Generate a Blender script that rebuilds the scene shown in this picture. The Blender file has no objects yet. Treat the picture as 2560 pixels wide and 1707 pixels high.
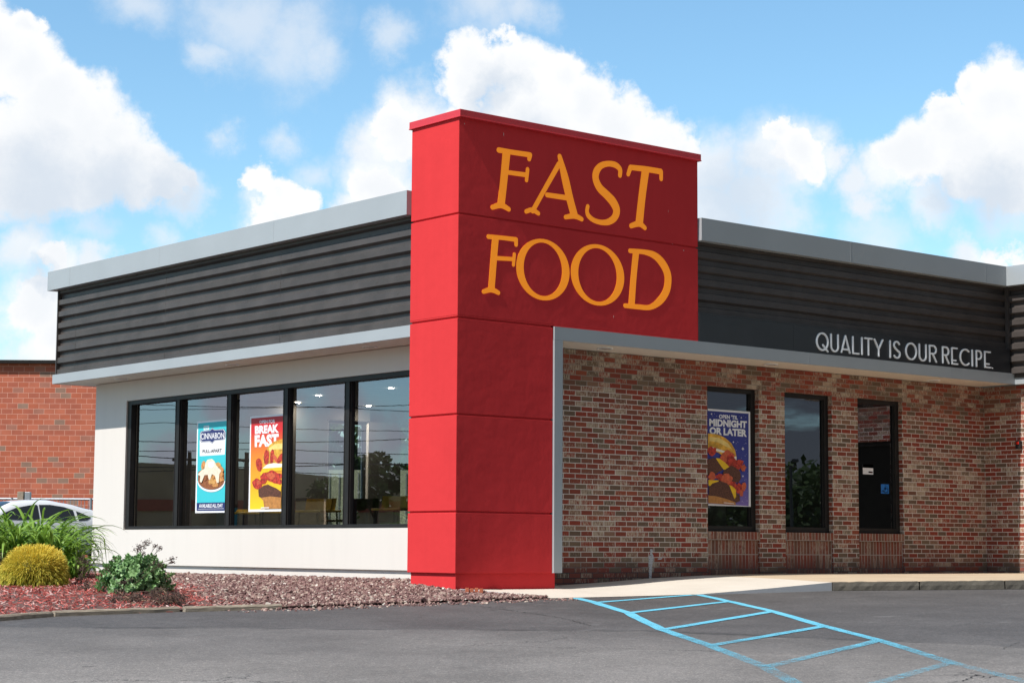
import bpy, bmesh, math, random
from math import sin, cos, pi, radians, sqrt
from mathutils import Vector, Matrix
from mathutils.geometry import tessellate_polygon
from mathutils.noise import noise as pnoise

random.seed(7)
SC = bpy.context.scene
COL = SC.collection

# ------------------------------------------------------------------ camera
CX, CY, CZ = -14.3156, -18.1914, 0.3058          # eye, metres (0,0,0 = front corner of the red tower)
YAW, PITCH, ROLL = 0.8756, 0.1061, 0.0060
cam = bpy.data.cameras.new('camera')
cam.sensor_width = 36.0
cam.lens = 36.0 * 4838.8 / 2560.0
cam.clip_start = 0.5
cam.clip_end = 6000
camo = bpy.data.objects.new('camera', cam)
COL.objects.link(camo)
fw = Vector((cos(YAW) * cos(PITCH), sin(YAW) * cos(PITCH), sin(PITCH)))
rr = Vector((sin(YAW), -cos(YAW), 0)); uu = rr.cross(fw)
r2 = rr * cos(ROLL) + uu * sin(ROLL); u2 = -rr * sin(ROLL) + uu * cos(ROLL)
camo.matrix_world = Matrix(((r2.x, u2.x, -fw.x, CX), (r2.y, u2.y, -fw.y, CY), (r2.z, u2.z, -fw.z, CZ), (0, 0, 0, 1)))
SC.camera = camo

# ------------------------------------------------------------------ exposure
SC.view_settings.view_transform = 'Standard'
SC.view_settings.look = 'None'
SC.view_settings.exposure = 0.16
SC.view_settings.gamma = 1.0
SC.cycles.max_bounces = 8
SC.cycles.transparent_max_bounces = 12
SC.cycles.use_denoising = True

# ------------------------------------------------------------------ sun
SUN_EL, SUN_A = radians(51), radians(2.4)
sdir = Vector((-cos(SUN_A) * cos(SUN_EL), -sin(SUN_A) * cos(SUN_EL), sin(SUN_EL)))   # towards the sun
sl = bpy.data.lights.new('sun', 'SUN')
sl.energy = 5.0
sl.angle = radians(0.5)
sl.color = (1.0, 0.955, 0.89)
so = bpy.data.objects.new('sun', sl)
so.rotation_euler = sdir.to_track_quat('Z', 'Y').to_euler()
so.location = sdir * 60
COL.objects.link(so)

# ------------------------------------------------------------------ sky
W = bpy.data.worlds.new('World'); SC.world = W; W.use_nodes = True
nt = W.node_tree; nt.nodes.clear()
def N(tree, t, **kw):
    n = tree.nodes.new(t)
    for k, v in kw.items(): setattr(n, k, v)
    return n
def math_n(tree, op, a, b=None, c=None, clamp=False):
    n = N(tree, 'ShaderNodeMath', operation=op, use_clamp=clamp)
    for i, v in enumerate((a, b, c)):
        if v is None: continue
        if isinstance(v, (int, float)): n.inputs[i].default_value = v
        else: tree.links.new(v, n.inputs[i])
    return n.outputs[0]
def mixc(tree, fac, a, b, mode='MIX'):
    n = N(tree, 'ShaderNodeMix', data_type='RGBA', blend_type=mode)
    for i, v in ((0, fac), (6, a), (7, b)):
        if isinstance(v, (int, float)): n.inputs[i].default_value = v
        elif isinstance(v, tuple): n.inputs[i].default_value = v if len(v) == 4 else v + (1,)
        else: tree.links.new(v, n.inputs[i])
    return n.outputs[2]
def smooth(tree, v, lo, hi, t0=0.0, t1=1.0):
    n = N(tree, 'ShaderNodeMapRange', interpolation_type='SMOOTHSTEP')
    tree.links.new(v, n.inputs[0])
    n.inputs[1].default_value = lo; n.inputs[2].default_value = hi
    n.inputs[3].default_value = t0; n.inputs[4].default_value = t1
    return n.outputs[0]

CL_D = [(0.397, 0.8849, 0.2434, 0.0292), (0.4131, 0.8795, 0.2363, 0.0247), (0.4266, 0.8772, 0.2203, 0.027), (0.4435, 0.8721, 0.2065, 0.0292), (0.4224, 0.8858, 0.1924, 0.0337), (0.458, 0.8669, 0.1966, 0.027), (0.4744, 0.8603, 0.1866, 0.0214), (0.446, 0.8757, 0.1852, 0.0247), (0.4873, 0.8543, 0.1807, 0.0135), (0.4143, 0.8736, 0.2552, 0.0112), (0.5273, 0.8294, 0.1845, 0.0124), (0.5365, 0.8251, 0.1771, 0.0146), (0.547, 0.8188, 0.1741, 0.0112), (0.535, 0.8286, 0.165, 0.0157), (0.6136, 0.7478, 0.2537, 0.0101), (0.6048, 0.7598, 0.2386, 0.0202), (0.6217, 0.7453, 0.241, 0.0202), (0.6356, 0.7341, 0.2389, 0.018), (0.6507, 0.7242, 0.2281, 0.0202), (0.6652, 0.7137, 0.2194, 0.0202), (0.6785, 0.705, 0.2063, 0.0225), (0.6379, 0.74, 0.213, 0.0382), (0.6052, 0.7671, 0.2127, 0.0202), (0.6909, 0.6955, 0.1974, 0.0157), (0.5769, 0.7959, 0.1837, 0.0157), (0.5822, 0.7848, 0.2122, 0.0157), (0.7808, 0.5802, 0.2318, 0.0124), (0.7924, 0.568, 0.2226, 0.0247), (0.7796, 0.5904, 0.209, 0.018), (0.771, 0.6057, 0.1968, 0.0202), (0.7896, 0.5823, 0.1936, 0.0247), (0.8038, 0.5642, 0.1883, 0.0292), (0.7752, 0.5922, 0.2197, 0.0101), (0.8033, 0.5779, 0.1439, 0.0112), (0.8094, 0.5694, 0.1435, 0.0135), (0.7257, 0.6553, 0.2095, 0.0101), (0.7347, 0.6487, 0.1985, 0.0157), (0.4352, 0.8891, 0.1414, 0.0112), (0.4295, 0.8951, 0.1195, 0.0169), (0.4438, 0.8897, 0.1069, 0.018)]
CL_S = [(0.4232, 0.894, 0.1473, 0.0202), (0.4417, 0.8872, 0.133, 0.0202), (0.4295, 0.8951, 0.1195, 0.0247), (0.4367, 0.894, 0.1001, 0.0202), (0.4525, 0.8807, 0.14, 0.0135), (0.5724, 0.7938, 0.2055, 0.0202), (0.5761, 0.7949, 0.1903, 0.0247), (0.5846, 0.7807, 0.221, 0.0202), (0.5689, 0.8036, 0.1747, 0.0135), (0.7062, 0.6825, 0.1885, 0.027), (0.725, 0.6607, 0.1945, 0.027), (0.7344, 0.6484, 0.2006, 0.0202), (0.7234, 0.6685, 0.1728, 0.0292), (0.7087, 0.6851, 0.1688, 0.0247), (0.7462, 0.6356, 0.198, 0.0112), (0.7641, 0.6169, 0.1887, 0.018), (0.7551, 0.6291, 0.1848, 0.0135), (0.7943, 0.5896, 0.1465, 0.0135), (0.7595, 0.6274, 0.1717, 0.0135), (0.7796, 0.602, 0.1729, 0.018), (0.8029, 0.569, 0.1779, 0.027), (0.4928, 0.8525, 0.1744, 0.0157), (0.5348, 0.8283, 0.1672, 0.0202)]
CL_W = [(0.5063, 0.8199, 0.2674, 0.0337), (0.5248, 0.8119, 0.2556, 0.0292), (0.4646, 0.8429, 0.2713, 0.0202), (0.5386, 0.8047, 0.2497, 0.0157), (0.6003, 0.7511, 0.2747, 0.027), (0.5071, 0.8373, 0.2044, 0.0101), (0.4525, 0.8772, 0.1606, 0.0135), (0.493, 0.8347, 0.2455, 0.0135), (0.5507, 0.8129, 0.1896, 0.0135), (0.6157, 0.7384, 0.2749, 0.0157), (0.5338, 0.82, 0.2065, 0.0112), (0.7616, 0.6294, 0.1543, 0.0202), (0.57, 0.7804, 0.2572, 0.0135), (0.4818, 0.863, 0.1521, 0.0112)]
CL_K = [(0.4605, 0.8702, 0.1751, 0.0292), (0.485, 0.8566, 0.1762, 0.0202), (0.4297, 0.8853, 0.1778, 0.0292), (0.6152, 0.7547, 0.228, 0.0157), (0.7985, 0.5763, 0.174, 0.0225), (0.7835, 0.5969, 0.1727, 0.0157), (0.7155, 0.6762, 0.1752, 0.0292), (0.4284, 0.8938, 0.1324, 0.0112), (0.493, 0.8528, 0.1722, 0.0135), (0.6393, 0.7449, 0.1911, 0.027)]
CL_S += [(-.500, .865, .045, .014), (-.507, .861, .055, .012), (-.528, .848, .078, .020), (-.540, .840, .070, .018), (-.566, .822, .060, .022), (-.575, .816, .048, .022), (-.556, .829, .042, .016), (-.590, .806, .052, .012)]
def build_sky():
    tc = N(nt, 'ShaderNodeTexCoord').outputs['Generated']
    def noise(scale, detail=6, rough=0.55, src=None, lac=2.0):
        n = N(nt, 'ShaderNodeTexNoise'); n.inputs['Scale'].default_value = scale
        n.inputs['Detail'].default_value = detail; n.inputs['Roughness'].default_value = rough
        nt.links.new(src or tc, n.inputs['Vector']); return n
    w1 = noise(13, 9, 0.66)
    sub = N(nt, 'ShaderNodeVectorMath', operation='SUBTRACT'); nt.links.new(w1.outputs['Color'], sub.inputs[0]); sub.inputs[1].default_value = (.5, .5, .5)
    sca = N(nt, 'ShaderNodeVectorMath', operation='SCALE'); nt.links.new(sub.outputs[0], sca.inputs[0]); sca.inputs['Scale'].default_value = 0.060
    add = N(nt, 'ShaderNodeVectorMath', operation='ADD'); nt.links.new(tc, add.inputs[0]); nt.links.new(sca.outputs[0], add.inputs[1])
    wp = add.outputs[0]
    def field(blobs):
        cur = None
        for x, y, z, r in blobs:
            d = N(nt, 'ShaderNodeVectorMath', operation='DISTANCE'); nt.links.new(wp, d.inputs[0]); d.inputs[1].default_value = (x, y, z)
            v = math_n(nt, 'MULTIPLY_ADD', d.outputs['Value'], -1.0 / r, 1.0)
            cur = v if cur is None else math_n(nt, 'MAXIMUM', cur, v)
        return cur
    det = noise(70, 6, 0.6).outputs['Fac']
    big = noise(14, 4, 0.55).outputs['Fac']
    detc = math_n(nt, 'MULTIPLY_ADD', det, 1.0, -0.5)
    fD = field(CL_D); fS = field(CL_S); fW = field(CL_W); fK = field(CL_K)
    aD = smooth(nt, math_n(nt, 'MULTIPLY_ADD', detc, 0.45, fD), -0.10, 0.32)
    aS = smooth(nt, math_n(nt, 'MULTIPLY_ADD', detc, 0.7, fS), -0.22, 0.75, 0, 0.90)
    aW = smooth(nt, math_n(nt, 'MULTIPLY_ADD', detc, 0.9, fW), -0.30, 1.0, 0, 0.62)
    a = math_n(nt, 'MAXIMUM', math_n(nt, 'MAXIMUM', aD, aS), aW)
    # the rest of the sky: scattered cumulus on a flat layer, away from the clouds placed one by one
    sep = N(nt, 'ShaderNodeSeparateXYZ'); nt.links.new(tc, sep.inputs[0])
    zz = math_n(nt, 'MAXIMUM', math_n(nt, 'ADD', sep.outputs[2], 0.12), 0.06)
    cmb = N(nt, 'ShaderNodeCombineXYZ')
    nt.links.new(math_n(nt, 'DIVIDE', sep.outputs[0], zz), cmb.inputs[0]); nt.links.new(math_n(nt, 'DIVIDE', sep.outputs[1], zz), cmb.inputs[1])
    g = math_n(nt, 'MULTIPLY_ADD', sep.outputs[1], -0.30, noise(1.15, 8, 0.58, cmb.outputs[0]).outputs['Fac'])  # cover made denser behind the eye, dimming the ambient light from there
    aG = smooth(nt, g, 0.50, 0.62, 0, 0.95)
    dt = N(nt, 'ShaderNodeVectorMath', operation='DOT_PRODUCT'); nt.links.new(tc, dt.inputs[0]); dt.inputs[1].default_value = tuple(fw)
    away = smooth(nt, dt.outputs['Value'], 0.90, 0.945, 1, 0)
    aG = math_n(nt, 'MULTIPLY', aG, away)
    a = math_n(nt, 'MAXIMUM', a, aG)
    # cloud tone: bright heads, blue-grey undersides
    k = smooth(nt, math_n(nt, 'MULTIPLY_ADD', detc, 0.5, fK), -0.55, 0.80, 0, 0.85)
    inner = smooth(nt, math_n(nt, 'MULTIPLY_ADD', math_n(nt, 'ADD', big, -0.5), 2.2, fD), 0.0, 1.0, 0, 0.30)
    k = math_n(nt, 'MAXIMUM', k, inner)
    ks = smooth(nt, fD, -0.5, 0.40, 0.36, 0.0)
    k = math_n(nt, 'MAXIMUM', k, math_n(nt, 'MULTIPLY', ks, 1.0))
    k = math_n(nt, 'ADD', k, math_n(nt, 'MULTIPLY', det, 0.08), clamp=True)
    low = smooth(nt, sep.outputs[1], -0.35, 0.30, 1, 0)                # cloud behind the eye, darkened further to cut ambient light on the front
    cc = mixc(nt, k, (1.0, 1.0, 1.0), (0.64, 0.72, 0.82))
    cc = mixc(nt, math_n(nt, 'MULTIPLY', low, away), cc, (0.24, 0.265, 0.30))
    sky = N(nt, 'ShaderNodeTexSky', sky_type='NISHITA', sun_disc=False)
    sky.sun_elevation = SUN_EL
    sky.sun_rotation = math.atan2(sdir.x, sdir.y)
    sky.air_density = 1.0; sky.dust_density = 0.4; sky.ozone_density = 2.4; sky.altitude = 100
    bg1 = N(nt, 'ShaderNodeBackground'); bg1.inputs['Strength'].default_value = 0.134
    nt.links.new(mixc(nt, 1.0, sky.outputs[0], (1.03, 1.27, 1.25), 'MULTIPLY'), bg1.inputs[0])
    bg2 = N(nt, 'ShaderNodeBackground'); nt.links.new(cc, bg2.inputs[0]); bg2.inputs['Strength'].default_value = 0.94
    ms = N(nt, 'ShaderNodeMixShader'); nt.links.new(a, ms.inputs[0]); nt.links.new(bg1.outputs[0], ms.inputs[1]); nt.links.new(bg2.outputs[0], ms.inputs[2])
    out = N(nt, 'ShaderNodeOutputWorld'); nt.links.new(ms.outputs[0], out.inputs[0])
build_sky()

# ------------------------------------------------------------------ helpers
def tag(o, label=None, cat=None, group=None, kind=None):
    if label: o['label'] = label
    if cat: o['category'] = cat
    if group: o['group'] = group
    if kind: o['kind'] = kind
    return o
def thing(name, loc, label, cat, group=None):
    o = bpy.data.objects.new(name, None); o.location = loc; o.empty_display_size = 0.3
    COL.objects.link(o); return tag(o, label, cat, group)
def wloc(o):
    v = Vector((0, 0, 0))
    while o is not None: v = v + o.location; o = o.parent
    return v
class MB:
    """collects vertices and faces, then links them as one object"""
    def __init__(s): s.v = []; s.f = []; s.m = []; s.sm = []; s.uv = {}; s.mi = 0; s.smooth = False; s.att = None
    def add(s, vs, fs, uv=None):
        b = len(s.v); s.v += [tuple(p) for p in vs]
        for i, f in enumerate(fs):
            s.f.append([b + j for j in f]); s.m.append(s.mi); s.sm.append(s.smooth)
            if uv: s.uv[len(s.f) - 1] = uv[i]
        return s
    def box(s, x0, x1, y0, y1, z0, z1):
        return s.add([(x0, y0, z0), (x1, y0, z0), (x1, y1, z0), (x0, y1, z0), (x0, y0, z1), (x1, y0, z1), (x1, y1, z1), (x0, y1, z1)],
                     [(0, 3, 2, 1), (4, 5, 6, 7), (0, 1, 5, 4), (1, 2, 6, 5), (2, 3, 7, 6), (3, 0, 4, 7)])
    def obox(s, p, q, w, h, z0=0):
        """box from p to q (ground line), w wide across, h high"""
        p = Vector(p); q = Vector(q); d = (q - p); n = Vector((-d.y, d.x, 0)); n = n.normalized() * w / 2
        a = [p - n, q - n, q + n, p + n]
        vs = [(v.x, v.y, v.z + z0) for v in a] + [(v.x, v.y, v.z + z0 + h) for v in a]
        return s.add(vs, [(0, 3, 2, 1), (4, 5, 6, 7), (0, 1, 5, 4), (1, 2, 6, 5), (2, 3, 7, 6), (3, 0, 4, 7)])
    def tube(s, pts, rad, n=8, cap=True):
        pts = [Vector(p) for p in pts]; vs = []; fs = []
        rads = rad if isinstance(rad, (list, tuple)) else [rad] * len(pts)
        up = Vector((0, 0, 1))
        for i, p in enumerate(pts):
            d = (pts[min(i + 1, len(pts) - 1)] - pts[max(i - 1, 0)]).normalized()
            a = d.cross(up if abs(d.z) < 0.95 else Vector((1, 0, 0))).normalized(); b = a.cross(d)
            for k in range(n):
                t = 2 * pi * k / n; vs.append(p + (a * cos(t) + b * sin(t)) * rads[i])
        for i in range(len(pts) - 1):
            for k in range(n):
                k2 = (k + 1) % n; fs.append((i * n + k, i * n + k2, (i + 1) * n + k2, (i + 1) * n + k))
        if cap: fs += [tuple(range(n))[::-1], tuple(range((len(pts) - 1) * n, len(pts) * n))]
        return s.add(vs, fs)
    def prism(s, poly, origin, ax, ay, depth):
        """poly (2D) laid out on axes ax, ay from origin; thickness depth away from the viewer side (-n)"""
        o = Vector(origin); ax = Vector(ax); ay = Vector(ay); n = ax.cross(ay)
        k = len(poly); P = [o + ax * a + ay * b for a, b in poly]
        vs = P + [p - n * depth for p in P]
        tris = tessellate_polygon([[Vector((a, b, 0)) for a, b in poly]])
        area = sum(poly[i][0] * poly[(i + 1) % k][1] - poly[(i + 1) % k][0] * poly[i][1] for i in range(k))
        fs = []
        for t in tris:
            p0, p1, p2 = (poly[j] for j in t)
            cr = (p1[0] - p0[0]) * (p2[1] - p0[1]) - (p2[0] - p0[0]) * (p1[1] - p0[1])
            t = tuple(t) if cr > 0 else tuple(t)[::-1]
            fs.append(t); fs.append(tuple(j + k for j in t[::-1]))
        if depth:
            for i in range(k):
                j = (i + 1) % k
                fs.append((i, i + k, j + k, j) if area > 0 else (j, j + k, i + k, i))
        return s.add(vs, fs)
    def build(s, name, mats, parent=None, origin=None, autouv=True, bevel=0):
        me = bpy.data.meshes.new(name)
        o = bpy.data.objects.new(name, me)
        base = Vector((0, 0, 0))
        if parent is not None: base = wloc(parent); o.parent = parent
        elif origin is not None: base = Vector(origin); o.location = base
        me.from_pydata([(p[0] - base.x, p[1] - base.y, p[2] - base.z) for p in s.v], [], s.f)
        if not isinstance(mats, (list, tuple)): mats = [mats]
        for m in mats: me.materials.append(m)
        me.polygons.foreach_set('material_index', s.m)
        me.polygons.foreach_set('use_smooth', s.sm)
        if autouv:
            ul = me.uv_layers.new(name='UVMap')
            buf = [0.0] * (2 * len(me.loops))
            for p in me.polygons:
                if p.index in s.uv:
                    for li, c in zip(p.loop_indices, s.uv[p.index]): buf[2 * li], buf[2 * li + 1] = c
                    continue
                n = p.normal; a = (abs(n.x), abs(n.y), abs(n.z)); k = a.index(max(a))
                for li in p.loop_indices:
                    v = s.v[me.loops[li].vertex_index]
                    c = (v[1], v[2]) if k == 0 else ((v[0], v[2]) if k == 1 else (v[0], v[1]))
                    buf[2 * li], buf[2 * li + 1] = c
            ul.data.foreach_set('uv', buf)
        if s.att:
            at = me.attributes.new(s.att[0], 'FLOAT', 'POINT'); at.data.foreach_set('value', s.att[1])
        me.update()
        COL.objects.link(o)
        if bevel:
            b = o.modifiers.new('bevel', 'BEVEL'); b.width = bevel; b.segments = 2; b.limit_method = 'ANGLE'
        return o

# ------------------------------------------------------------------ materials
def newmat(name):
    m = bpy.data.materials.new(name); m.use_nodes = True; t = m.node_tree
    b = t.nodes['Principled BSDF']; return m, t, b
def tex(t, kind='UV'):
    return N(t, 'ShaderNodeTexCoord').outputs[kind]
def nz(t, vec, scale, detail=4, rough=0.55, out='Fac', mapping=None):
    if mapping:
        mp = N(t, 'ShaderNodeMapping'); t.links.new(vec, mp.inputs[0]); mp.inputs['Scale'].default_value = mapping; vec = mp.outputs[0]
    n = N(t, 'ShaderNodeTexNoise'); n.inputs['Scale'].default_value = scale; n.inputs['Detail'].default_value = detail
    n.inputs['Roughness'].default_value = rough; t.links.new(vec, n.inputs['Vector']); return n.outputs[out]
def bump(t, b, h, strength=0.3, dist=0.01):
    n = N(t, 'ShaderNodeBump'); n.inputs['Strength'].default_value = strength; n.inputs['Distance'].default_value = dist
    t.links.new(h, n.inputs['Height']); t.links.new(n.outputs[0], b.inputs['Normal']); return n
def ramp(t, fac, stops, interp='LINEAR'):
    n = N(t, 'ShaderNodeValToRGB'); n.color_ramp.interpolation = interp; e = n.color_ramp.elements
    while len(e) < len(stops): e.new(0.5)
    for i, (p, c) in enumerate(stops):
        e[i].position = p; e[i].color = tuple(c) + (1,) if len(c) == 3 else c
    t.links.new(fac, n.inputs[0]); return n.outputs[0]
def plain(name, col, rough=0.5, metal=0.0, var=0.12, vscale=6, bstr=0.0, bscale=60, spec=0.5, coord='Object', coat=0):
    m, t, b = newmat(name); c = tex(t, coord)
    n = nz(t, c, vscale, 5)
    lo = tuple(x * (1 - var) for x in col); hi = tuple(min(1, x * (1 + var)) for x in col)
    t.links.new(ramp(t, n, [(0.3, lo), (0.7, hi)]), b.inputs['Base Color'])
    b.inputs['Roughness'].default_value = rough; b.inputs['Metallic'].default_value = metal
    b.inputs['Specular IOR Level'].default_value = spec
    if coat: b.inputs['Coat Weight'].default_value = coat; b.inputs['Coat Roughness'].default_value = 0.05
    if bstr: bump(t, b, nz(t, c, bscale, 4), bstr, 0.004)
    return m
def emis(name, col, s):
    m, t, b = newmat(name); b.inputs['Base Color'].default_value = tuple(col) + (1,)
    b.inputs['Emission Color'].default_value = tuple(col) + (1,); b.inputs['Emission Strength'].default_value = s
    return m

def brick_mat(name, swap=False, bw=0.2032, rh=0.0677, mort=0.0105, soldier=False, dirt_and_shade=True):
    m, t, b = newmat(name); uv = tex(t, 'UV')
    mp = N(t, 'ShaderNodeMapping'); t.links.new(uv, mp.inputs[0])
    if swap: mp.inputs['Rotation'].default_value = (0, 0, radians(90))
    mp.inputs['Location'].default_value = (0.03, 0.012, 0)
    v = mp.outputs[0]
    def bt(off):
        n = N(t, 'ShaderNodeTexBrick'); n.offset = 0.0 if soldier else 0.5; n.squash = 1.0
        n.inputs['Scale'].default_value = 1.0; n.inputs['Brick Width'].default_value = bw; n.inputs['Row Height'].default_value = rh
        n.inputs['Mortar Size'].default_value = mort * 0.5; n.inputs['Mortar Smooth'].default_value = 0.15; n.inputs['Bias'].default_value = 0
        n.inputs['Color1'].default_value = (0, 0, 0, 1); n.inputs['Color2'].default_value = (1, 1, 1, 1); n.inputs['Mortar'].default_value = (0, 0, 0, 1)
        t.links.new(off, n.inputs['Vector']); return n
    n1 = bt(v)
    rnd = n1.outputs['Color']; fac = n1.outputs['Fac']
    rs = N(t, 'ShaderNodeSeparateColor'); t.links.new(rnd, rs.inputs[0]); rv = rs.outputs[0]
    body = ramp(t, rv, [(0.0, (0.16, 0.10, 0.066)), (0.12, (0.19, 0.08, 0.05)), (0.22, (0.25, 0.052, 0.03)), (0.40, (0.30, 0.050, 0.028)),
                        (0.60, (0.32, 0.075, 0.038)), (0.72, (0.23, 0.08, 0.05)), (0.84, (0.27, 0.14, 0.09)), (0.93, (0.20, 0.13, 0.085))], 'CONSTANT')
    r2_ = math_n(t, 'FRACT', math_n(t, 'MULTIPLY', rv, 13.7))
    st = nz(t, v, 1.0, 6, 0.65, mapping=(15, 62, 1) if swap else (62, 15, 1))
    thr = math_n(t, 'MULTIPLY_ADD', r2_, -0.31, 0.72)
    thr = math_n(t, 'SUBTRACT', thr, math_n(t, 'MULTIPLY', math_n(t, 'SUBTRACT', nz(t, uv, 1.1, 4, .6), 0.47), 0.55))
    amt = math_n(t, 'MULTIPLY', math_n(t, 'SUBTRACT', st, thr), 9.0, clamp=True)
    tan = ramp(t, nz(t, v, 9, 3), [(0.3, (0.42, 0.31, 0.23)), (0.7, (0.64, 0.52, 0.40))])
    body = mixc(t, math_n(t, 'MULTIPLY', amt, 0.90), body, tan)
    body = mixc(t, 1.0, body, (1.04, 1.06, 1.04), 'MULTIPLY')
    body = mixc(t, 0.35, body, ramp(t, nz(t, v, 120, 3), [(0.3, (0.25, 0.25, 0.25)), (0.7, (1, 1, 1))]), 'MULTIPLY')
    morc = ramp(t, nz(t, v, 5, 4), [(0.35, (0.62, 0.56, 0.50)), (0.7, (0.74, 0.68, 0.62))])
    if soldier: morc = mixc(t, 0.5, morc, (0.20, 0.15, 0.12))
    if soldier: body = mixc(t, 0.45, body, (0.20, 0.062, 0.042))
    if dirt_and_shade:
        sy = N(t, 'ShaderNodeSeparateXYZ'); t.links.new(uv, sy.inputs[0])
        hgt = math_n(t, 'ADD', sy.outputs[1], math_n(t, 'MULTIPLY', nz(t, uv, 3, 4), 0.25))
        low = smooth(t, hgt, 0.10, 0.36, 1, 0)
        up = smooth(t, sy.outputs[1], 2.30, 2.52, 0, 0.75)  # mortar darkened below the soffit: shade there put into the colour
        morc = mixc(t, low, morc, (0.045, 0.045, 0.05))
        morc = mixc(t, up, morc, (0.16, 0.125, 0.09))
        body = mixc(t, math_n(t, 'MULTIPLY', low, 0.35), body, (0.07, 0.06, 0.06))
    t.links.new(mixc(t, fac, body, morc), b.inputs['Base Color'])
    b.inputs['Roughness'].default_value = 0.9
    hh = math_n(t, 'ADD', math_n(t, 'MULTIPLY', fac, -1.0), math_n(t, 'MULTIPLY', nz(t, v, 160, 3), 0.35))
    bump(t, b, hh, 0.7, 0.006)
    return m
def block_mat(name):
    m, t, b = newmat(name); v = tex(t, 'UV')
    n = N(t, 'ShaderNodeTexBrick'); n.offset = 0.5
    for k, x in (('Scale', 1), ('Brick Width', 0.4064), ('Row Height', 0.2032), ('Mortar Size', 0.008), ('Mortar Smooth', 0.3), ('Bias', 0)): n.inputs[k].default_value = x
    n.inputs['Color1'].default_value = (0, 0, 0, 1); n.inputs['Color2'].default_value = (1, 1, 1, 1)
    t.links.new(v, n.inputs['Vector'])
    body = ramp(t, n.outputs['Color'], [(0, (0.32, 0.19, 0.14)), (0.08, (0.46, 0.125, 0.075)), (0.4, (0.50, 0.13, 0.07)), (0.75, (0.54, 0.155, 0.09)), (0.93, (0.42, 0.17, 0.12))], 'CONSTANT')
    body = mixc(t, 0.5, body, ramp(t, nz(t, v, 2.2, 6), [(0.3, (0.6, 0.6, 0.6)), (0.75, (1, 1, 1))]), 'MULTIPLY')
    t.links.new(mixc(t, n.outputs['Fac'], body, (0.66, 0.35, 0.27)), b.inputs['Base Color'])
    b.inputs['Roughness'].default_value = 0.9
    return m
def stucco_mat(name, col, bs=0.35, stain=0.06, rough=0.75, wave=0.0, spec=0.3):
    m, t, b = newmat(name); v = tex(t, 'Object')
    n = math_n(t, 'ADD', math_n(t, 'MULTIPLY', nz(t, v, 0.8, 6, 0.6, mapping=(1, 1, 0.5)), 0.6), math_n(t, 'MULTIPLY', nz(t, v, 6, 4, 0.6, mapping=(1, 1, 0.06)), 0.4))
    lo = tuple(x * (1 - stain) for x in col)
    t.links.new(ramp(t, n, [(0.35, lo), (0.65, col)]), b.inputs['Base Color'])
    b.inputs['Roughness'].default_value = rough; b.inputs['Specular IOR Level'].default_value = spec
    h = math_n(t, 'MULTIPLY', nz(t, v, 220, 3), 0.10)
    if wave: h = math_n(t, 'ADD', h, math_n(t, 'MULTIPLY', nz(t, v, 2.2, 3), wave))
    bump(t, b, h, bs, 0.01)
    return m
def soffit_mat(name, along):
    m, t, b = newmat(name); v = tex(t, 'Object')
    s = N(t, 'ShaderNodeSeparateXYZ'); t.links.new(v, s.inputs[0])
    w = math_n(t, 'FRACT', math_n(t, 'MULTIPLY', s.outputs[along], 1 / 0.10))
    g = smooth(t, math_n(t, 'ABSOLUTE', math_n(t, 'SUBTRACT', w, 0.5)), 0.40, 0.48, 0, 1)
    t.links.new(mixc(t, g, (0.86, 0.78, 0.67), (0.42, 0.36, 0.30)), b.inputs['Base Color'])
    b.inputs['Roughness'].default_value = 0.5
    bump(t, b, g, -0.5, 0.01); return m
def glass_mat(name, ior, tint, rough=0.0):
    m = bpy.data.materials.new(name); m.use_nodes = True; t = m.node_tree; t.nodes.clear()
    fr = N(t, 'ShaderNodeFresnel'); fr.inputs[0].default_value = ior
    tr = N(t, 'ShaderNodeBsdfTransparent'); tr.inputs[0].default_value = tint + (1,)
    gl = N(t, 'ShaderNodeBsdfGlossy'); gl.inputs['Color'].default_value = (0.84, 0.86, 1.0, 1); gl.inputs['Roughness'].default_value = rough
    bp = N(t, 'ShaderNodeBump'); bp.inputs['Strength'].default_value = 0.02; bp.inputs['Distance'].default_value = 0.01
    t.links.new(nz(t, tex(t, 'Object'), 1.6, 2), bp.inputs['Height']); t.links.new(bp.outputs[0], gl.inputs['Normal'])
    mx = N(t, 'ShaderNodeMixShader'); t.links.new(fr.outputs[0], mx.inputs[0]); t.links.new(tr.outputs[0], mx.inputs[1]); t.links.new(gl.outputs[0], mx.inputs[2])
    o = N(t, 'ShaderNodeOutputMaterial'); t.links.new(mx.outputs[0], o.inputs[0]); return m

M = {}
M['red'] = stucco_mat('red_render', (0.64, 0.046, 0.050), 0.30, 0.10, 0.8, 4.0, 0.02)
M['redmetal'] = plain('red_coping_metal', (0.60, 0.03, 0.04), 0.35, 0, 0.05, spec=0.5)
M['white'] = stucco_mat('white_stucco', (0.69, 0.645, 0.595), 0.3, 0.045, 0.85, 0.25)
M['grey'] = plain('grey_aluminium_trim', (0.335, 0.362, 0.380), 0.42, 0.0, 0.035, 1.5, spec=0.5)
M['charcoal'] = plain('charcoal_ribbed_metal', (0.066, 0.056, 0.052), 0.45, 0.0, 0.18, 3, spec=0.3)
M['board'] = plain('black_sign_board', (0.022, 0.024, 0.028), 0.35, 0, 0.1, 3)
M['frame'] = plain('dark_bronze_frame', (0.020, 0.018, 0.017), 0.45, 0.0, 0.15, 8, spec=0.22)
M['brick'] = brick_mat('tumbled_brick')
M['soldier'] = brick_mat('soldier_brick', swap=True, soldier=True)
M['block'] = block_mat('red_block')
M['soffL'] = soffit_mat('soffit_vinyl_side', 1)
M['soffR'] = soffit_mat('soffit_vinyl_front', 0)
M['glass'] = glass_mat('window_glass_side', 2.9, (0.80, 0.82, 0.80))
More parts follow.
